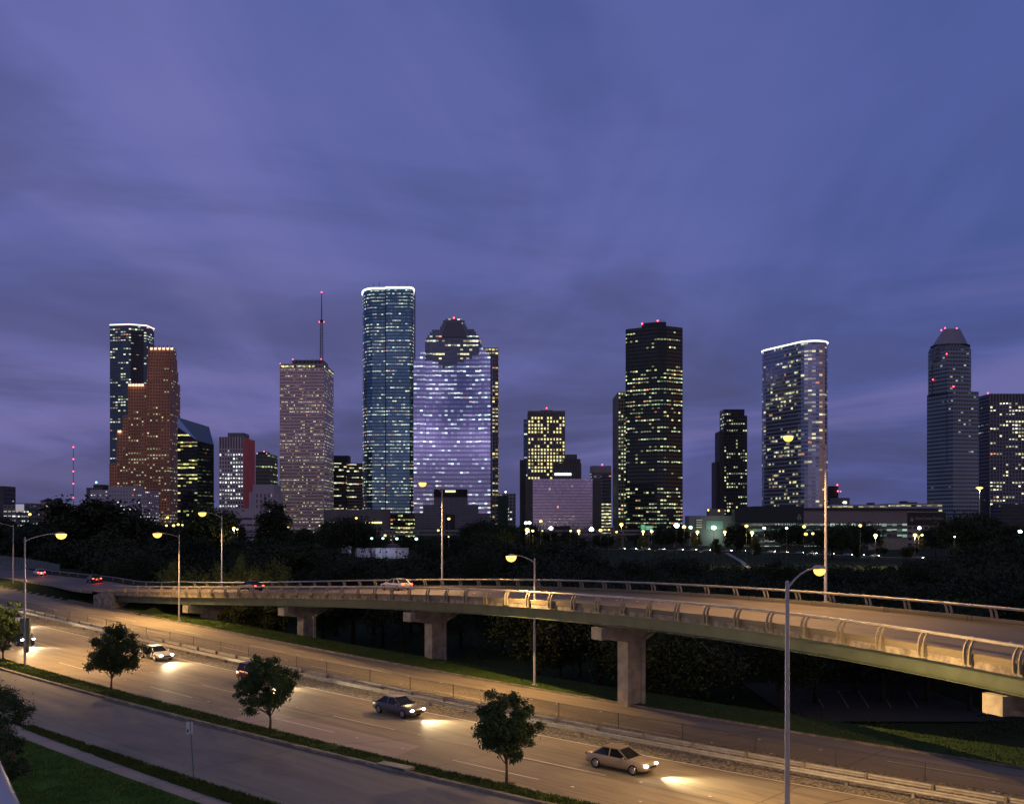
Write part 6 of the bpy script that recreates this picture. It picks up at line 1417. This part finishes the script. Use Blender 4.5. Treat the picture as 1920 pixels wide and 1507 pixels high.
def make_car(label, col, colname, style='sedan', head=True, tail=False, group=None):
    t = thing('car', label, 'car', (0, 0, 0), group)
    pm = mat('car_paint_'+colname, col, .28, .25)
    tall = {'sedan': 0, 'suv': .28, 'pickup': .2}[style]
    st = [(-2.25, .74, .42, .78), (-2.15, .84, .30, .90+tall*.5), (-1.5, .90, .25, .95+tall*.5), (-.6, .91, .25, .93+tall*.5), (.6, .91, .25, .92+tall*.5), (1.2, .90, .25, .88+tall*.5), (1.9, .86, .27, .78+tall*.5), (2.2, .74, .34, .66+tall*.5), (2.28, .64, .42, .56+tall*.4)]
    secs = []
    for x_, w_, zb, zt_ in st:
        h = zt_-zb; secs.append([Vector((x_, y_, z_)) for y_, z_ in ((-w_*.9, zb), (-w_, zb+h*.3), (-w_, zb+h*.62), (-w_*.93, zb+h*.92), (-w_*.75, zt_), (w_*.75, zt_), (w_*.93, zb+h*.92), (w_, zb+h*.62), (w_, zb+h*.3), (w_*.9, zb))])
    mb = MB(); loft(mb, secs); body = obj('body', mb, pm, t, True)
    roofz = 1.42+tall; b0_ = .90+tall*.5
    if style == 'sedan': gx_ = [(-1.75, .0), (-1.05, 1), (.15, 1), (.98, .0)]
    elif style == 'suv': gx_ = [(-2.1, 0), (-1.85, 1), (.25, 1), (1.0, 0)]
    else: gx_ = [(-.65, 0), (-.5, 1), (.35, 1), (1.05, 0)]
    mb = MB(); secs = []
    for x_, f_ in gx_:
        zt_ = b0_-.03+(roofz-.03-b0_)*f_; wb = .80; wt = .80-.18*f_; secs.append([Vector((x_, -wb, b0_-.06)), Vector((x_, -wt, zt_)), Vector((x_, wt, zt_)), Vector((x_, wb, b0_-.06))])
    loft(mb, secs); obj('window_glass', mb, M_GLASS, t)
    mb = MB(); x0, x1 = gx_[1][0]-.06, gx_[2][0]+.06; mb.prism([(x0, -.61), (x1, -.61), (x1, .61), (x0, .61)], roofz-.05, roofz)
    for sy in (-1, 1):
        for (xa, fa), (xb, fb) in ((gx_[0], gx_[1]), (gx_[2], gx_[3])):
            za = b0_-.03+(roofz-.03-b0_)*fa; zb_ = b0_-.03+(roofz-.03-b0_)*fb; mb.tube([(xa, sy*(.81-.18*fa), za), (xb, sy*(.81-.18*fb), zb_)], .035, 5)
        xm = (gx_[1][0]+gx_[2][0])/2; mb.tube([(xm, sy*.81, b0_-.03), (xm, sy*.63, roofz-.03)], .04, 5)
    obj('roof', mb, pm, t)
    for sx in (-1.38, 1.38):
        for sy in (-1, 1):
            y0, y1 = sy*.72, sy*.915; cyl = [(sx+.33*math.cos(a), .33*math.sin(a)+.33) for a in [k*math.pi/9 for k in range(18)]]
            wh = link('wheel', None, t, (sx, sy*.82, .33))
            mb = MB(); A = [(p[0]-sx, y0-sy*.82, p[1]-.33) for p in cyl]; B_ = [(p[0]-sx, y1-sy*.82, p[1]-.33) for p in cyl]; mb.poly(A); mb.poly(B_[::-1])
            for k in range(18): mb.quad(A[k], B_[k], B_[(k+1) % 18], A[(k+1) % 18])
            link('tyre', mb.mesh('tyre', M_TYRE), wh)
            mb = MB(); 
            for k in range(7): a = k*2*math.pi/7; mb.tube([(0, (y1-sy*.82)+sy*.005, 0), (.19*math.cos(a), (y1-sy*.82)+sy*.005, .19*math.sin(a))], .03, 4)
            ring = [(.2*math.cos(a), (y1-sy*.82)+sy*.004, .2*math.sin(a)) for a in [k*math.pi/8 for k in range(17)]]; mb.tube(ring, .022, 5, caps=False); link('rim', mb.mesh('rim', M_RIM), wh)
    for sy in (-1, 1):
        mb = MB(); mb.ball((2.2, sy*.60, .63+tall*.4), .07, .17, .09, 10, 6); obj('headlight', mb, M_HL if head else M_CHR, t)
        mb = MB(); mb.ball((-2.22, sy*.66, .80+tall*.4), .06, .17, .085, 10, 6); obj('taillight', mb, M_TL if tail else M_TLD, t)
        mb = MB(); mb.ball((.72, sy*.98, b0_+.06), .09, .11, .08, 8, 5); obj('wing_mirror', mb, pm, t)
    mb = MB(); mb.box(2.22, 2.30, -.42, .42, .46+tall*.3, .60+tall*.3); obj('grille', mb, M_DARK, t)
    return t
def headbeam(t, e=3600):
    l = bpy.data.lights.new('headlight_beam', 'SPOT'); l.energy = e; l.spot_size = R(92); l.spot_blend = 1.0; l.color = (1, .76, .42); l.shadow_soft_size = .12
    lo = bpy.data.objects.new('headlight_beam', l); C.collection.objects.link(lo); lo.parent = t; lo.location = (2.42, 0, .68); lo.rotation_euler = (R(86), 0, R(-90))
def put_car(t, p, direction, slope=0.0):
    t.location = p; t.rotation_euler = (0, slope, math.atan2(direction.y, direction.x))
u3 = Vector((U.x, U.y, 0))
cars = [(-160, 'gravel', -1.9, 'black sedan with headlights on half hidden by the far left tree', (.03, .03, .035), 'black', 'sedan'), (-139, 'gravel', -1.9, 'pale silver sedan with headlights on behind the first lamp pole', (.45, .46, .48), 'silver', 'sedan'), (-119, 'dashB', -1.8, 'dark blue estate car with headlights on in the middle lane at left', (.03, .05, .12), 'blue', 'suv'),
        (-99, 'gravel', -1.9, 'white sedan with headlights on beyond the left street tree', (.7, .7, .68), 'white', 'sedan'), (-80, 'gravel', -2.0, 'dark red car with headlights on between the two left street trees', (.16, .02, .02), 'red', 'suv'),
        (-60.5, 'gravel', -2.1, 'grey sedan with headlights on between the two right street trees', (.14, .14, .15), 'grey', 'sedan'), (-38, 'dashB', 1.9, 'beige sedan with headlights on right of the largest street tree', (.42, .36, .25), 'beige', 'sedan')]
for s, k, e, lab, col, cn, sty in cars:
    t = make_car(lab, col, cn, sty, True, False, 'cars on the near carriageway'); p = LP(k, s, e, .012); a = LP(k, s+1, e); b_ = LP(k, s-1, e); d_ = (a-b_).normalized(); put_car(t, p, d_, -math.asin(d_.z)); headbeam(t)
for s, acr, lab, col, cn, sty in ((34, 7.6, 'dark car with red tail lights on the far lane of the bridge at left', (.05, .05, .06), 'black', 'sedan'), (66, 7.8, 'silver car with red tail lights on the bridge before the trailers', (.45, .46, .48), 'silver', 'sedan')):
    t = make_car(lab, col, cn, sty, False, True, 'cars leaving over the bridge'); p, tt_, n = bframe(s); put_car(t, BP(s, acr, DECK+.03), -tt_)
for i, lab, col, cn in ((9, 'green car with red tail lights on the ramp near the bridge end', (.04, .10, .07), 'green'), (20, 'white car with red tail lights on the ramp at the left edge', (.7, .7, .68), 'white')):
    t = make_car(lab, col, cn, 'sedan', False, True, 'cars leaving over the bridge'); p, tt_, n = RF[i]; dd_ = Vector((RF[i+1][0].x-RF[i-1][0].x, RF[i+1][0].y-RF[i-1][0].y, 0)).normalized(); put_car(t, Vector((p.x+n.x*6.8, p.y+n.y*6.8, p.z+.034*6.8+.01)), dd_)
    l = bpy.data.lights.new('taillight_glow', 'POINT'); l.energy = 60; l.color = (1, .06, .03); l.shadow_soft_size = .1; lo = bpy.data.objects.new('taillight_glow', l); C.collection.objects.link(lo); lo.parent = t; lo.location = (-2.45, 0, .7)
fc = None; rr = random.Random(4)
for i, xp in enumerate((1166, 1188, 1212, 1240, 1275, 1300, 1326, 1366, 1392, 1414, 1446, 1470, 1500, 1524, 1556, 1590, 1612, 1640, 1712, 1722, 1830, 1842, 1880)):
    Dm = float(np.interp(xp, [a for a, b_ in MEMO], [b_ for a, b_ in MEMO])); X = P(xp, Dm-3)
    lab = f'{ORD[i] if i < 18 else ["nineteenth", "twentieth", "twenty first", "twenty second", "twenty third"][i-18]} from left of the tiny cars with headlights on the park road'
    if fc is None: fc = make_car(lab, (.3, .3, .32), 'silver', 'sedan', True, False, 'cars on the park road'); t = fc; fct = fc
    else:
        t = copy_tree(fc, (0, 0, 0)); t['label'] = lab
    put_car(t, Vector((X, Dm-3, .36)), Vector((.75, -.66, 0)) if i % 2 else Vector((.80, -.6, 0)))
for xp, D in ((1186, 668), (1290, 645), (1400, 612), (1500, 572), (1600, 530)):
    l = bpy.data.lights.new('headlight_beam', 'SPOT'); l.energy = 9000; l.spot_size = R(100); l.spot_blend = .8; l.color = (1, .8, .6); l.shadow_soft_size = .2; lo = bpy.data.objects.new('headlight_beam', l); C.collection.objects.link(lo); lo.location = (P(xp, D), D, 1.6); lo.rotation_euler = (R(80), 0, R(-125))
